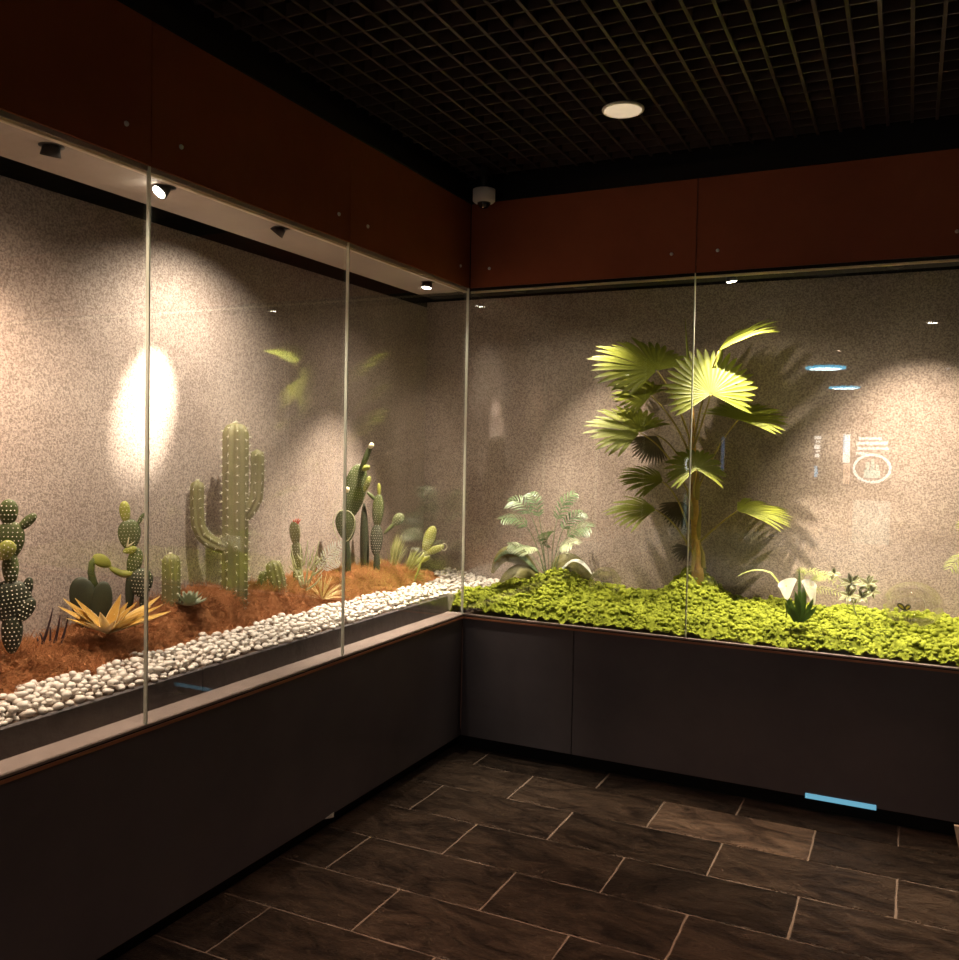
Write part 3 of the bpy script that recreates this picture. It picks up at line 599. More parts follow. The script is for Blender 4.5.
# ------------------------------------------------------------------ cacti and plants of the left case
# 1 opuntia at the left edge
S = Spot(12, 646, 0, -.36)
t = thing('opuntia_cactus', 'dark white-dotted prickly pear at the left edge of the photo', 'cactus', S.b)
pad(S, t, (12, 654), (12, 612), 18, 0, 'opdark', .7, nd=(8, 9), r=.0028, name='stem_pad')
pad(S, t, (14, 624), (8, 580), 35, 0, 'opdark', .35, nd=(9, 9), r=.0028)
pad(S, t, (19, 622), (33, 598), 13, .01, 'opdark', .5, nd=(5, 6), r=.0028)
pad(S, t, (24, 602), (30, 577), 9, .0, 'opdark', .5, nd=(4, 5), r=.0026)
pad(S, t, (11, 586), (10, 552), 14, .0, 'opuntia', .8, nd=(8, 7), r=.0028)
pad(S, t, (9, 560), (11, 521), 24, .0, 'opuntia', .35, nd=(7, 7), r=.0024)
pad(S, t, (0, 560), (12, 541), 15, .02, 'lime', .4, nd=(4, 4), r=.0022)
pad(S, t, (8, 526), (9, 499), 16, .0, 'opuntia', .45, nd=(6, 6), r=.0026)
pad(S, t, (18, 530), (36, 514), 9, .0, 'opuntia', .5, nd=(4, 4), r=.002)
# 2 rabbit eared dark pads
S = Spot(92, 628, 0, -.47)
t = thing('dark_pad_cactus', 'two tall near-black cactus pads standing behind the golden agave', 'cactus', S.b)
pad(S, t, (92, 636), (79, 577), 25, 0, 'opdark', .3, nd=None, egg=.5)
pad(S, t, (98, 636), (104, 581), 19, .01, 'opdark', .3, nd=None, egg=.5)
# 3 branching opuntia
S = Spot(131, 608, 0, -.42)
t = thing('branching_opuntia', 'branching prickly pear with a lime arched arm beside the glass joint', 'cactus', S.b)
pad(S, t, (129, 612), (131, 570), 9, 0, 'opdark', .8, nd=None, name='stem_pad')
pad(S, t, (143, 612), (143, 594), 7, .0, 'opdark', .8, nd=(4, 4), r=.002, name='stem_pad')
pad(S, t, (140, 597), (143, 568), 21, .01, 'opdark', .4, nd=(7, 7), r=.0026)
pad(S, t, (131, 577), (138, 548), 14, .0, 'opuntia', .4, nd=(6, 7), r=.002)
q = MB(); q.tube(bez(S(133, 573), S(122, 577), S(110, 567), 8), [.010, .013, .014, .014, .013, .012, .010, .006], 12); q.build('arm', M['lime'], t)
pad(S, t, (111, 566), (93, 556), 12, .0, 'lime', .5, nd=None)
q = MB(); q.tube([S(96, 556), S(92, 563), S(91, 572), S(93, 582), S(97, 590)], [.006, .011, .012, .014, .012], 12); q.build('hanging_arm', M['opuntia'], t)
pad(S, t, (123, 552), (137, 548), 7, .01, 'lime', .6, nd=(3, 4), r=.002)
pad(S, t, (130, 550), (129, 519), 21, .0, 'opuntia', .35, nd=(6, 6), r=.0018)
pad(S, t, (126, 523), (124, 501), 10, .0, 'lime', .5, nd=(4, 5), r=.002)
pad(S, t, (137, 526), (144, 513), 4, .0, 'opuntia', .6, nd=(2, 4), r=.0016)
q = MB()
for e in ((127, 541, 134, 536), (127, 541, 129, 531)): shoot(q, S(e[0], e[1]+6, .012), S(e[2], e[3]+6, .02), .004)
q.build('bloom', M['cream'], t)
# 4 dark spikes
S = Spot(52, 648, 0, -.45)
t = thing('spiky_plant', 'thin dark upright spikes against the wall left of the golden agave', 'plant', S.b)
for (bx, by, tx, ty) in [(41, 648, 53, 608), (49, 650, 50, 627), (53, 648, 60, 615), (59, 648, 68, 617), (44, 648, 40, 633), (38, 648, 37, 638)]:
    q = MB(); shoot(q, S(bx, by), S(tx, ty), .0062, S((bx+tx)/2+2, (by+ty)/2), 7); q.build('leaf_spike', M['purple'], t)
# 5 agave
S = Spot(108, 632, 0, -.36)
t = thing('golden_agave', 'golden agave with long pale pointed leaves spreading in front of dark pads', 'plant', S.b)
for j, (tx, ty, off, wd) in enumerate([(58, 606, .04, .013), (63, 598, .0, .013), (68, 603, .06, .015), (75, 598, .03, .014), (66, 618, .10, .011), (121, 594, -.02, .015), (128, 602, .0, .015), (137, 602, .05, .016), (151, 606, .02, .015), (160, 596, -.03, .015), (171, 611, .04, .013), (163, 604, .07, .013), (155, 616, .11, .012), (100, 612, .10, .011), (116, 620, .12, .010), (84, 622, .12, .012)]):
    q = MB(); P = bez(S(107+(tx-107)*.03, 633), S(107+(tx-107)*.55, 632-(632-ty)*.42, off*.5), S(tx, ty, off), 10)
    wv = np.array([.5, .8, 1, 1.05, 1.0, .9, .75, .55, .3, .03])*wd*1.25; blade(q, P, wv, (0.25, -.35, 1), .5, 0); blade(q, P-np.array((0, 0, .0015)), wv*1.13, (0.25, -.35, 1), .5, 1)
    q.build('leaf', [M['agave'], M['cream']], t)
# 6 small columnar cactus with dark foot
S = Spot(171, 604, 0, -.44)
t = thing('column_cactus', 'short stubby column cactus with a spiny crown right of the first glass joint', 'cactus', S.b)
q, qs = MB(), MB(); ribbed(q, qs, [S(171, 612), S(171, 580), S(171, 553)], 8.5*S.scale, 9); q.build('stem', M['cactus'], t); 
for e in (-4, -1.5, 1, 4): qs.tube([S(171+e, 556), S(171+e*1.5, 546)], [.0012, .0003], 4)
qs.build('spines', M['spine'], t, False)
# 7 rosette
S = Spot(189, 612, 0, -.37)
t = thing('rosette_succulent', 'small grey green rosette succulent with pale edges on the russet moss', 'succulent', S.b)
for ring, (nn, el, ln) in enumerate([(12, .25, 17), (10, .7, 15), (8, 1.05, 12), (5, 1.35, 9)]):
    for i in range(nn):
        a = 2*math.pi*(i+.5*ring)/nn; d = np.array((math.cos(a)*math.cos(el), math.sin(a)*math.cos(el), math.sin(el))); L_ = ln*S.scale; b0 = S(189, 606)+d*.004
        q = MB(); blade(q, bez(b0, b0+d*L_*.6+np.array((0, 0, -.004)), b0+d*L_+np.array((0, 0, .010)), 6), np.array([.5, .9, 1.2, 1.2, .8, .05])*.0085, np.cross(np.cross(d, (0, 0, 1)), d), .35); q.build('leaf', M['ros'], t)
# 8 saguaro
S = Spot(234, 592, 0, -.42)
t = thing('saguaro_cactus', 'tall ribbed column cactus with two upturned arms, the biggest of the left case', 'cactus', S.b)
q, qs = MB(), MB(); ribbed(q, qs, [S(234, 606), S(235, 520), S(235.5, 422)], 12.6*S.scale, 9, depth=.24, step=.030, spr=.0034, spl=.013); q.build('trunk', M['cactus'], t); qs.build('spines', M['spine'], t, False)
for P in ([S(226, 548), S(213, 543), S(203, 536), S(198, 524), S(197, 505), S(197.5, 480)],):
    P = np.array(P); q, qs = MB(), MB(); ribbed(q, qs, P, 6.6*S.scale, 7, depth=.24, step=.026, spr=.0028, spl=.012); a = q.build('arm', M['cactus'], t); qs.build('spines', M['spine'], a, False)
P = np.array([S(244, 516, .0), S(251, 508, .0), S(256, 497, .0), S(257, 478), S(257, 449)]); q, qs = MB(), MB(); ribbed(q, qs, P, 6.8*S.scale, 7, depth=.24, step=.026, spr=.0028, spl=.012); a = q.build('arm', M['cactus'], t); qs.build('spines', M['spine'], a, False)
# 9 curved barrel
S = Spot(270, 592, 0, -.42)
t = thing('hooped_cactus', 'small woolly ribbed cactus pair right of the tall column cactus', 'cactus', S.b)
q, qs = MB(), MB(); ribbed(q, qs, [S(279, 604), S(277, 580), S(272, 560)], 8.2*S.scale, 9, spr=.003, step=.014); a = q.build('stem', M['cactus'], t); qs.build('spines', M['spine'], a, False)
q, qs = MB(), MB(); ribbed(q, qs, [S(258, 602, -.02), S(262, 582, -.02), S(265, 570, -.02)], 4.5*S.scale, 8, spr=.003, step=.014); a = q.build('stem', M['cactus'], t); qs.build('spines', M['spine'], a, False)
# 10 red tipped
S = Spot(301, 584, 0, -.43)
t = thing('red_tipped_cactus', 'slim dotted cactus with a small red bloom on its top pad', 'cactus', S.b)
pad(S, t, (299, 596), (297, 566), 10, 0, 'cactus', .8, nd=(6, 7), r=.002, name='stem_pad')
pad(S, t, (298, 572), (296, 541), 12, 0, 'cactus', .5, nd=(6, 7), r=.002)
pad(S, t, (296, 546), (294, 521), 11, .0, 'cactus', .5, nd=(6, 7), r=.002)
q = MB()
for e in (-2.5, 0, 2.5, 4.5): shoot(q, S(295+e*.4, 525), S(296+e, 518+abs(e-1)*.4, .004), .0055, n=4)
q.build('bloom', M['red'], t)
S = Spot(306, 586, 0, -.38)
t = thing('twiggy_succulent', 'pale branching pencil-thin succulent in front of the red tipped cactus', 'succulent', S.b)
q = MB()
for (bx, by, tx, ty, off) in [(304, 588, 290, 553, .02), (304, 588, 300, 545, .0), (305, 588, 309, 550, .03), (306, 588, 318, 556, -.02), (306, 590, 322, 575, .05), (300, 572, 289, 566, .02), (303, 566, 308, 540, .0), (311, 570, 319, 541, .0), (309, 566, 314, 546, .01), (313, 575, 327, 560, .02), (296, 568, 291, 545, .03), (303, 576, 295, 576, .05), (308, 582, 314, 568, .05), (302, 560, 297, 553, .01), (315, 565, 324, 552, .01), (302, 588, 297, 572, .06)]:
    shoot(q, S(bx, by, off*.5), S(tx, ty, off), .0058, S((bx+tx)/2+(tx-bx)*.2, (by+ty)/2+2, off), 7)
q.build('branches', M['twig'], t)
S = Spot(316, 580, 0, -.46)
t = thing('white_feather_plant', 'white feathery branching leaf beside the big paddle cactus', 'plant', S.b)
frond(t, S(312, 584), S(320, 556), S(343, 543, .04), 12, .050, .0036, (0.5, -.8, .3), 'feather', .1, start=.3)
frond(t, S(313, 584), S(326, 562), S(340, 560, .06), 9, .045, .0034, (0.5, -.8, .3), 'feather', .1, start=.4)
# 11 straw tuft
S = Spot(322, 604, 0, -.35)
t = thing('straw_tuft', 'straw yellow spiky grass tuft radiating over the russet moss', 'grass tuft', S.b)
q = MB()
for i in range(90):
    a = rng.uniform(0, 2*math.pi); el = rng.uniform(.12, 1.4); L_ = rng.uniform(18, 31)*S.scale; d = np.array((math.cos(a)*math.cos(el), math.sin(a)*math.cos(el), math.sin(el))); b = S(322, 600); blade(q, bez(b, b+d*L_*.6+np.array((0, 0, .012)), b+d*L_, 6), np.array([1, 1, .9, .7, .4, .05])*.0016, (.3, -.5, .8), .3)
q.build('blades', M['strawblade'], t)
# 12 big paddle opuntia
S = Spot(351, 584, 0, -.42)
t = thing('paddle_cactus', 'tall prickly pear of big smooth dark pads behind the second glass joint', 'cactus', S.b)
pad(S, t, (347, 592), (347, 536), 8, 0, 'opdark', .9, nd=None, name='stem_pad', egg=0)
pad(S, t, (348, 542), (344, 510), 21, .03, 'opuntia', .22, nd=(4, 5), r=.0016, egg=.45)
q = MB(); q.tube([S(344+10.6*math.sin(u)*(1-.20*math.cos(u)), 526+16*math.cos(u), .036) for u in np.linspace(0, 2*math.pi, 30)], .0022, 6, cap=False); q.build('pale_rim', M['twig'], t)
pad(S, t, (350, 518), (360, 464), 23, -.01, 'opuntia', .22, nd=(5, 8), r=.0017, yaw=.3)
pad(S, t, (360, 472), (372, 443), 6, .0, 'opuntia', .7, nd=None)
pad(S, t, (369, 449), (373, 443), 5, .005, 'cream', .7, nd=None)
pad(S, t, (364, 492), (370, 476), 6, .0, 'lime', .6, nd=(3, 4), r=.002)
pad(S, t, (362, 470), (370, 466), 6, .01, 'lime', .6, nd=None)
pad(S, t, (346, 493), (348, 487), 5, .02, 'cream', .8, nd=None)
# 13 spotted opuntia with slender stems
S = Spot(371, 578, 0, -.44)
t = thing('slender_opuntia', 'slender dark prickly pear with small speckled pads, right of the smooth paddles', 'cactus', S.b)
pad(S, t, (365, 592), (364, 503), 9, -.03, 'opdark', .8, nd=None, name='stem_pad', egg=0)
pad(S, t, (376, 592), (377, 548), 7, 0, 'opdark', .8, nd=None, name='stem_pad', egg=0)
pad(S, t, (376, 557), (377, 524), 13, 0, 'opdark', .45, nd=(5, 7), r=.002)
pad(S, t, (377, 528), (379, 494), 12, .0, 'opuntia', .45, nd=(6, 9), r=.0017)
pad(S, t, (379, 497), (379, 483), 4, .0, 'lime', .7, nd=None)
pad(S, t, (379, 503), (367, 492), 4, .0, 'opuntia', .7, nd=None)
pad(S, t, (384, 534), (396, 522), 4, .0, 'opuntia', .8, nd=None)
pad(S, t, (393, 525), (403, 514), 11, .0, 'opuntia', .4, nd=(4, 5), r=.0018)
# 14 fine grasses
S = Spot(398, 582, 0, -.42)
t = thing('feather_grass', 'bushy fine yellow green grass growing near the glass corner', 'grass', S.b)
for (bx, by, tx, ty, cnt, spd) in [(390, 585, 398, 538, 130, 11), (392, 586, 378, 560, 90, 11), (400, 586, 420, 552, 130, 13), (398, 588, 420, 578, 90, 10), (392, 587, 372, 578, 60, 9)]:
    q = MB()
    for i in range(cnt):
        o1, o2 = rng.normal(0, 2.6), rng.normal(0, spd*.45); o3 = rng.normal(0, 4); of = rng.uniform(-.03, .05); blade(q, bez(S(bx+o1, by, of*.5), S((bx+tx)/2+o2*.3, (by+ty)/2-4+o3, of), S(tx+o2, ty+o3+abs(o2)*.4, of), 5), np.array([1, 1, .8, .5, .05])*rng.uniform(.0018, .0032), norm(S.n*.4+rng.normal(size=3)*.6+np.array((0, 0, .6))), .3, 0 if rng.random() < .6 else 1)
    q.build('tuft', [M['grass'], M['grasspale']], t)
# 15 speckled paddle leaning right
S = Spot(414, 580, 0, -.30)
t = thing('leaning_opuntia', 'light speckled prickly pear leaning right beside the grass, nearest the corner', 'cactus', S.b)
q = MB(); q.tube(bez(S(410, 590), S(419, 572), S(424, 552), 8), .006, 8); q.build('stem', M['lime'], t)
pad(S, t, (424, 552), (434, 526), 12, 0, 'lime', .4, nd=(6, 8), r=.0022)
pad(S, t, (424, 554), (444, 546), 8, .0, 'lime', .4, nd=(5, 4), r=.0018)
q = MB(); q.tube([S(444+3*math.cos(u), 547+3.4*math.sin(u), .01) for u in np.linspace(0, 6.28, 14)], .0014, 5, cap=False); q.build('bloom', M['cream'], t)
pad(S, t, (419, 563), (430, 556), 5, .0, 'lime', .5, nd=None)

# ------------------------------------------------------------------ back case
# fern palm
S = Spot(548, 588, 1, .34)
t = thing('fern_palm', 'small feathery palm with arching blue green fronds on a moss mound', 'palm', S.b)
for (bx, by, mx, my, tx, ty, o0, o1, ll, nn) in [
    (545, 578, 531, 505, 500, 520, .0, .08, .075, (-.2, -.8, .6)), (547, 575, 533, 490, 508, 502, -.02, -.05, .075, (-.1, -.8, .5)), (546, 575, 540, 500, 530, 493, .0, -.06, .06, (.2, -.8, .3)),
    (552, 578, 550, 505, 576, 492, .0, .0, .07, (.0, -.8, .5)), (553, 578, 557, 515, 584, 512, .0, -.06, .07, (.1, -.8, .6)), (554, 580, 562, 520, 592, 528, .0, .08, .08, (.2, -.75, .6)),
    (551, 582, 556, 535, 574, 545, .02, .15, .08, (.1, -.7, .7)), (548, 582, 538, 537, 524, 550, .02, .15, .08, (-.1, -.7, .7)), (550, 580, 547, 540, 546, 532, .0, .12, .065, (0, -.8, .6)), (548, 580, 530, 545, 508, 545, .0, .02, .06, (-.1, -.7, .7))]:
    frond(t, S(bx, by), S(mx, my, o0), S(tx, ty, o1), 11, ll*1.25, .0046, (nn[0], -.55, .85), 'fern' if ty != 545 and ty != 550 else 'fernpale', .35, start=.50, lean=.9)
# big arched broad leaves around the foot
def arch_leaf(parent, b, c, e, wpx, off=.06, m='broad', nrm=(0, -.6, .8)):
    P = bez(S(*b), S(c[0], c[1], off*.4), S(e[0], e[1], off), 14); tt = np.linspace(0, 1, 14); q = MB(); blade(q, P, np.sin(math.pi*(tt*.93+.04))**.7*wpx*S.scale, nrm, -.35); 
    return q.build('arched_leaf', M[m], parent)
arch_leaf(t, (553, 582), (560, 545), (591, 580), 11, .02, 'broad', (.1, -.9, .25))
arch_leaf(t, (553, 584), (573, 540), (592, 574), 3.5, .10, 'feather', (.1, -.3, .9))
arch_leaf(t, (540, 582), (505, 528), (492, 573), 9, .02, 'broad', (-.1, -.85, .4))
arch_leaf(t, (538, 572), (510, 535), (494, 562), 4, .05, 'fern', (-.1, -.5, .8))
arch_leaf(t, (542, 584), (520, 555), (500, 582), 8, .08, 'broad', (-.1, -.75, .5))
# fan palm
S = Spot(697, 574, 1, .37); PB = S.b
t = thing('fan_palm', 'tall fan palm with a golden trunk and round pleated yellow green leaves', 'palm', (PB[0], PB[1], .93))
q = MB(); P = [S(698, 586), S(697, 560), S(695, 520), S(693.5, 470), S(692.5, 430), S(692, 405)]; q.tube(P, [.034, .025, .020, .017, .014, .007], 16, prof=lambda a: 1+.05*math.cos(5*a)); trk = q.build('trunk', M['trunk'], t)
q = MB()
for (px, py, h) in [(693, 572, 30), (703, 568, 26), (698, 540, 34), (691, 520, 30), (697, 500, 30), (690, 470, 34)]:
    b = S(px, py, .02); blade(q, bez(b, S(px+1, py-h*.6, .034), S(px+rng.uniform(-5, 5), py-h, .04), 7), np.array([1, 1, .9, .8, .6, .35, .03])*.012, S.n, -.4)
q.build('leaf_sheath', M['stem'], t)
X, Yv, Z = np.array((1., 0, 0)), np.array((0, 1., 0)), np.array((0, 0, 1.))
px_ = S.scale
# (hub px, hub off, axis, normal, R px, spread, nseg, droop, mat, petiole start px)
def aim(dx, dy, dz=0): return Rv*dx+Uv*dy-Fv*dz     # right, up, towards the viewer, for the way a leaf hangs
# hub px, off, R px, spread, direction in the leaf's plane, how far the plane faces the viewer, roll, segments, droop, material, stalk foot, stalk bend
LEAVES = [
 ((657, 371), .10, 68, 205, 140, .66, -12, 26, .12, 'palm', (690, 440), (676, 395)),
 ((651, 396), -.03, 44, 190, 150, .62, -12, 22, .15, 'palm', (690, 455), (674, 415)),
 ((640, 433), .12, 56, 200, 140, .62, -6, 24, .12, 'palm', (692, 500), (668, 445)),
 ((657, 436), -.09, 34, 110, 235, .90, 0, 18, .05, 'palmdark', (692, 480), (672, 440)),
 ((711, 394), .22, 48, 245, 88, .96, 4, 27, .06, 'palm', (693, 450), (703, 420)),
 ((738, 420), .04, 52, 185, 40, .50, 8, 22, .12, 'palm', (694, 500), (712, 450)),
 ((696, 470), .13, 33, 250, 95, .85, 0, 24, .25, 'palm', (694, 500), (693, 484)),
 ((663, 482), .06, 46, 140, 168, .50, -16, 22, .22, 'palm', (692, 545), (682, 495)),
 ((656, 510), .10, 50, 120, 172, .45, -6, 18, .20, 'palm', (692, 552), (676, 520)),
 ((737, 511), .07, 54, 120, 12, .40, 4, 18, .22, 'palm', (697, 545), (715, 526)),
 ((684, 502), -.09, 32, 120, 240, .85, 0, 16, .05, 'palmdark', (694, 480), (690, 486)),
 ((719, 351), .21, 68, 76, 8, .26, 36, 15, .22, 'palm', (694, 440), (703, 390)),
 ((690, 548), -.08, 20, 120, 200, .6, 0, 12, .2, 'palmdark', (695, 560), (693, 552)),
]
for (hx, hy), off, R, spd, th, kf, rol, ns, dr, mt, ps, pc in LEAVES:
    cr, sr = math.cos(math.radians(rol)), math.sin(math.radians(rol)); cr2, th = math.sqrt(1-kf*kf), math.radians(th)
    rt = aim(cr, sr, 0); up_ = aim(-sr*kf, cr*kf, -cr2); nr = aim(-sr*cr2, cr*cr2, kf)
    fan(t, S(hx, hy, off), rt*math.cos(th)+up_*math.sin(th), nr, R*px_, spd, ns, dr, mt, petiole=(S(*ps), S(pc[0], pc[1], off*.6), S(hx, hy, off)))
q = MB(); blade(q, bez(S(693, 410), S(688, 370, .03), S(685, 316, .03), 10), np.array([1, 1.2, 1.5, 1.6, 1.5, 1.3, 1, .7, .4, .05])*.006, S.n, .8); q.build('spear_leaf', M['palm'], t)
# glass bubbles
def bubble(px, py, rpx, y, label, flat=.8):
    s = Spot(px, py, 1, y); r = rpx*s.scale; c = s.b.copy(); tt = thing('glass_bubble', label, 'glass bubble', (c[0], c[1], c[2]-r*flat))
    q = MB(); n = 32
    for rr, inv in ((r, 1), (r-.0018, -1)):
        V = []; m = 16
        for i in range(m+1):
            th = math.pi*i/m
            for j in range(n): V.append(c+np.array((rr*math.sin(th)*math.cos(2*math.pi*j/n), rr*math.sin(th)*math.sin(2*math.pi*j/n), rr*flat*math.cos(th))))
        F = [(i*n+j, i*n+(j+1) % n, (i+1)*n+(j+1) % n, (i+1)*n+j)[::-inv] for i in range(m) for j in range(n)]; q.add(V, F)
    o = q.build('globe', M['bubble'], tt); return s, tt, c, r
s1, tb, c, r = bubble(605, 583, 16, .30, 'small clear glass bubble sitting in the moss between the two palms', 1)
s2, tb2, c2, r2 = bubble(913, 604, 25, .28, 'larger flattened clear glass bubble at the right with a butterfly inside', .82)
tbf = thing('butterfly', 'tiny black and yellow butterfly inside the larger glass bubble', 'butterfly', s2(904, 612, .0)); S = s2
b0 = S(905, 611)
for sd, (tx, ty) in ((-1, (897, 604)), (1, (911, 606))):
    q = MB(); P = bez(b0, S((905+tx)/2, (609+ty)/2-2), S(tx, ty, .01), 6); blade(q, P, np.array([.3, 1, 1.4, 1.5, 1.2, .4])*.008, S.n, .3, 0); w_ = q.build('wing', M['opdark'], tbf); q = MB(); blade(q, P[1:5]+S.n*.0015, np.array([.6, 1, 1, .5])*.005, S.n, .3); q.build('wing_patch', M['wingy'], w_)
q = MB(); q.tube([S(902, 612), S(905, 611, .004), S(908, 611)], [.001, .0025, .001], 8); q.build('body', M['opdark'], tbf)
# white lilies
S = Spot(800, 620, 1, .12)
t = thing('white_lily', 'white lily plant with two blooms and dark green leaves in the bright moss', 'flower', S.b)
def bloom(b, c, wpx, hpx, lean):
    q = MB(); n, m = 24, 8; V = []; B = S(b[0], b[1], .02); T_ = S(c[0], c[1], .04); ax = norm(T_-B); L_ = np.linalg.norm(T_-B); u = norm(np.cross(ax, S.n)); v = np.cross(ax, u)
    for i in range(m+1):
        f = i/m; r = wpx*S.scale/2*(.10+.9*f**.75)*(1+.12*f**4)
        for j in range(n):
            a = 2*math.pi*j/n; rr = r*(1+.15*f*math.cos(a-lean)); V.append(B+ax*L_*(f*(1+.18*f*math.cos(a-lean)))+u*rr*math.cos(a)+v*rr*math.sin(a)*.8)
    q.add(V, [(i*n+j, i*n+(j+1) % n, (i+1)*n+(j+1) % n, (i+1)*n+j) for i in range(m) for j in range(n)]); o = q.build('bloom', M['petal'], t)
    q = MB(); q.tube([B+ax*L_*.2, B+ax*L_*.85], [.003, .0022], 8); q.build('spadix', M['wingy'], o)
bloom((787, 600), (786, 583), 15, 18, .5); bloom((814, 605), (810, 584), 11, 20, 2.4)
for (bx, by, mx, my, tx, ty, w_, off) in [(798, 622, 790, 600, 784, 596, .012, .03), (798, 622, 799, 600, 794, 590, .013, .05), (800, 622, 806, 600, 803, 582, .012, .04), (801, 622, 812, 604, 813, 598, .010, .05), (800, 622, 800, 590, 799, 566, .008, .0), (799, 622, 788, 610, 785, 602, .014, .06), (802, 622, 812, 612, 817, 606, .011, .04), (795, 622, 790, 608, 792, 600, .012, .07)]:
    q = MB(); P = bez(S(bx, by), S(mx, my, off*.5), S(tx, ty, off), 9); blade(q, P, np.array([.4, .7, .95, 1, 1, .85, .6, .3, .03])*w_, S.n, .35); q.build('leaf', M['deep'], t)
q = MB(); q.tube(bez(S(786, 618), S(787, 606), S(787, 599, .02), 6), .003, 7); q.tube(bez(S(803, 618), S(810, 610), S(812, 602, .02), 6), .003, 7); q.build('flower_stalk', M['grass'], t)
q = MB(); P = np.concatenate([bez(S(792, 612), S(785, 588), S(771, 573), 8), bez(S(771, 573), S(755, 566), S(738, 576), 8)[1:]]); q2_ = np.concatenate([np.linspace(.002, .006, 8), np.linspace(.006, .0015, 7)]); blade(q, P, q2_, (0, -.5, .8), .3); q.build('arching_leaf', M['grass'], t)
# arching fern beside lily
S = Spot(812, 604, 1, .30)
t = thing('arching_fern', 'yellow green fern with low arching fronds behind the white lilies', 'fern', (S.b[0], S.b[1], S.b[2]-.03))
for a in [((800, 606), (797, 545), (842, 590), .04), ((801, 606), (815, 560), (838, 580), -.02), ((799, 604), (796, 562), (806, 572), .0), ((802, 606), (812, 566), (826, 580), .06), ((800, 606), (808, 578), (846, 596), .08)]:
    frond(t, S(*a[0]), S(a[1][0], a[1][1]), S(a[2][0], a[2][1], a[3]), 15, .030, .0015, (0, -.8, .5), 'grass', .3, start=.25)
# variegated plant
S = Spot(856, 614, 1, .26)
t = thing('variegated_plant', 'pale edged variegated leafy plant between lilies and larger glass bubble', 'plant', S.b)
q = MB(); q.tube(bez(S(857, 616), S(851, 604), S(853, 590), 8), .0035, 8); q.build('stem', M['grass'], t)
def vleaf(bx, by, tx, ty, w_, off):
    P = bez(S(bx, by, off*.6), S((bx+tx)/2, (by+ty)/2-1, off), S(tx, ty, off), 8); k = np.array([.15, .7, 1, 1.05, .95, .7, .4, .03])*w_; nrm = norm(S.n+np.array((0, 0, .5))+rng.normal(size=3)*.2); q = MB(); blade(q, P, k, nrm, .25); o = q.build('leaf', M['vein'], t)
    q = MB(); blade(q, P+nrm*.0012, k*.68, nrm, .25); q.build('leaf_centre', M['cactus'], o)
for (cx, cy, r, nn, off) in [(851, 583, 13, 8, .04), (868, 584, 12, 8, .0), (849, 596, 12, 7, .07), (872, 592, 9, 6, .03), (834, 574, 8, 4, .0), (862, 597, 10, 6, .05)]:
    for i in range(nn):
        a = 2*math.pi*i/nn+rng.uniform(-.3, .3)+cx; vleaf(cx, cy, cx+r*math.cos(a), cy-r*math.sin(a)*.8, .0095, off+rng.uniform(-.01, .02))
q = MB()
for (cx, cy) in [(868, 584), (834, 574), (872, 592), (849, 596)]: q.tube(bez(S(854, 604), S((854+cx)/2, (604+cy)/2-6), S(cx, cy), 6), .002, 6)
q.build('side_stem', M['grass'], t)
# plant leaf reaching in at the right edge
S = Spot(985, 600, 1, .30)
t = thing('right_edge_palm', 'leaf tip of a palm reaching in at the right edge of the photo', 'palm', (S.b[0], S.b[1], .86))
q = MB(); q.tube(bez(S(987, 615), S(985, 590), S(978, 560), 8), .008, 10); q.build('stem', M['stem'], t)
for a in [((978, 562), (965, 548), (949, 570), .08), ((978, 560), (992, 530), (1010, 560), 0), ((978, 560), (975, 530), (962, 520), -.05), ((980, 565), (1000, 550), (1015, 585), .08)]:
    frond(t, S(*a[0]), S(*a[1]), S(*a[2], a[3]), 11, .06, .003, (0, -.6, .7), 'palm', .4)

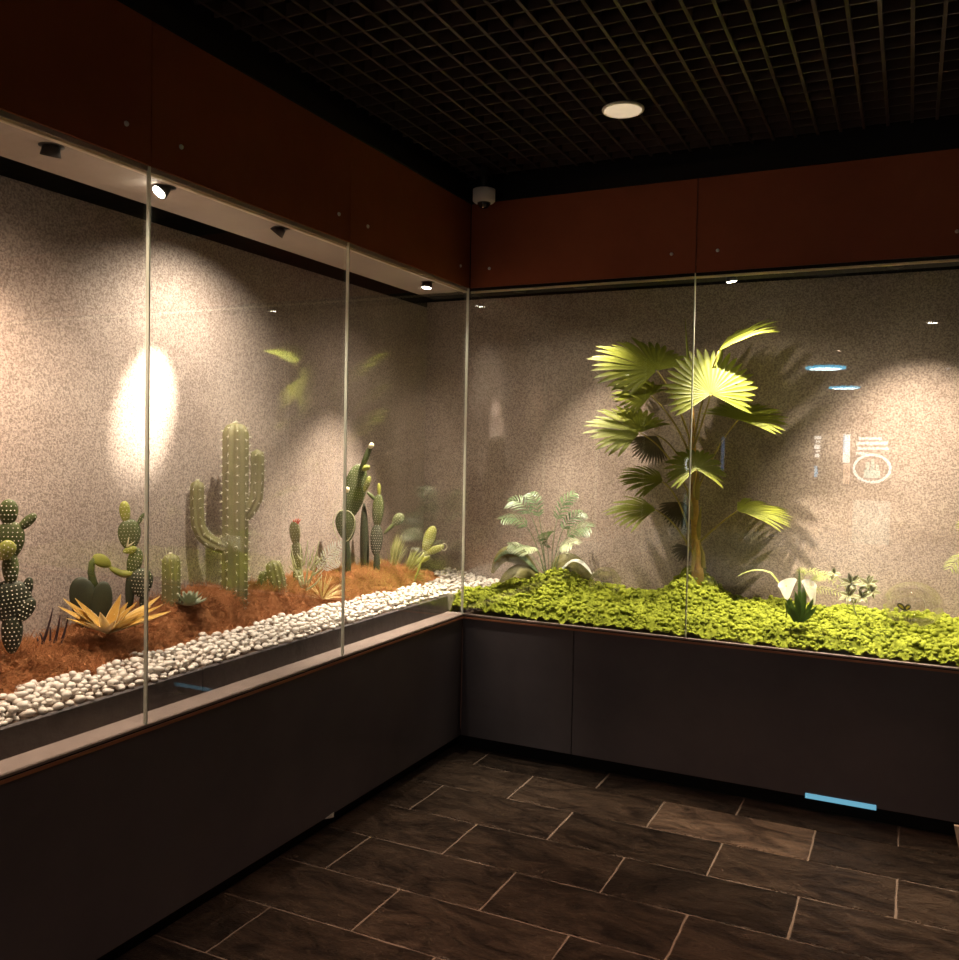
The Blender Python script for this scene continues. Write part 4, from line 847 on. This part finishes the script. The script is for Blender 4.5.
# ------------------------------------------------------------------ room fittings
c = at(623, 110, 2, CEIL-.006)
t = thing('speaker_disc', 'round pale speaker disc with added glow, set in the dark grid ceiling', 'ceiling lamp', (c[0], c[1], CEIL))
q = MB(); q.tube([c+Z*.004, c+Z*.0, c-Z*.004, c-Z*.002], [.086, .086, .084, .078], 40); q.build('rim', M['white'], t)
q = MB(); q.tube([c-Z*.002, c-Z*.0055], [.078, .075], 40); q.build('disc_face', M['mesh'], t)  # speaker cover; its glow is added in place of light falling on it
c = at(484, 198, 0, .16); zc = 2.87
t = thing('dome_camera', 'small white dome camera hanging under the ceiling in the room corner', 'security camera', (c[0], c[1], CEIL))
zc = c[2]; q = MB(); cc = np.array((c[0], c[1], 0))
q.tube([cc+Z*(zc+.042), cc+Z*(zc+.040), cc+Z*(zc-.015), cc+Z*(zc-.024)], [.050, .056, .056, .046], 32); q.build('housing', M['white'], t)
q = MB(); q.tube([cc+Z*(zc-.022), cc+Z*(zc-.036), cc+Z*(zc-.048), cc+Z*(zc-.053)], [.034, .030, .018, .003], 24); q.build('dome', M['dome'], t)
q = MB(); q.tube([cc+Z*(CEIL), cc+Z*(zc+.04)], [.018, .018], 16); q.build('mount', M['dark'], t)
# paper scrap, painted cyan reflection, pale board
p = [at(a, b, 0, .0025) for a, b in ((325, 819), (334, 812), (334, 817), (331, 818))]
q = MB(); V = [tuple(v) for v in p]+[tuple(v-np.array((.0015, 0, 0))) for v in p]; q.add(V, [(0, 1, 2, 3), (7, 6, 5, 4), (0, 4, 5, 1), (1, 5, 6, 2), (2, 6, 7, 3), (3, 7, 4, 0)])
tag(q.build('paper_scrap', M['paper'], smooth=False), 'tiny white triangular scrap at the foot of the left plinth', 'scrap')
q = MB(); q.box((1.73, -.004, .072), (2.02, .0, .094)); tag(q.build('reflection_strip', M['cyanrefl'], smooth=False), 'short pale cyan glowing strip painted as a reflection along the foot of the back plinth', 'painted reflection')  # glowing strip stands in for a cyan reflection on the plinth foot
a = at(954, 826, 1, -1.0); b = at(959, 877, 1, -1.0)
q = MB(); x0, z1 = a[0], a[2]; q.add([(x0, -1.0, z1), (x0+.30, -1.0, z1), (x0+.34, -1.02, 0), (x0+.10, -1.02, 0), (x0, -.985, z1), (x0+.30, -.985, z1), (x0+.34, -1.005, 0), (x0+.10, -1.005, 0)], [(3, 2, 1, 0), (4, 5, 6, 7), (0, 1, 5, 4), (1, 2, 6, 5), (2, 3, 7, 6), (3, 0, 4, 7)])
tag(q.build('floor_board', M['pale'], smooth=False), 'pale board standing on the floor, cut off by the right edge of the photo', 'board')
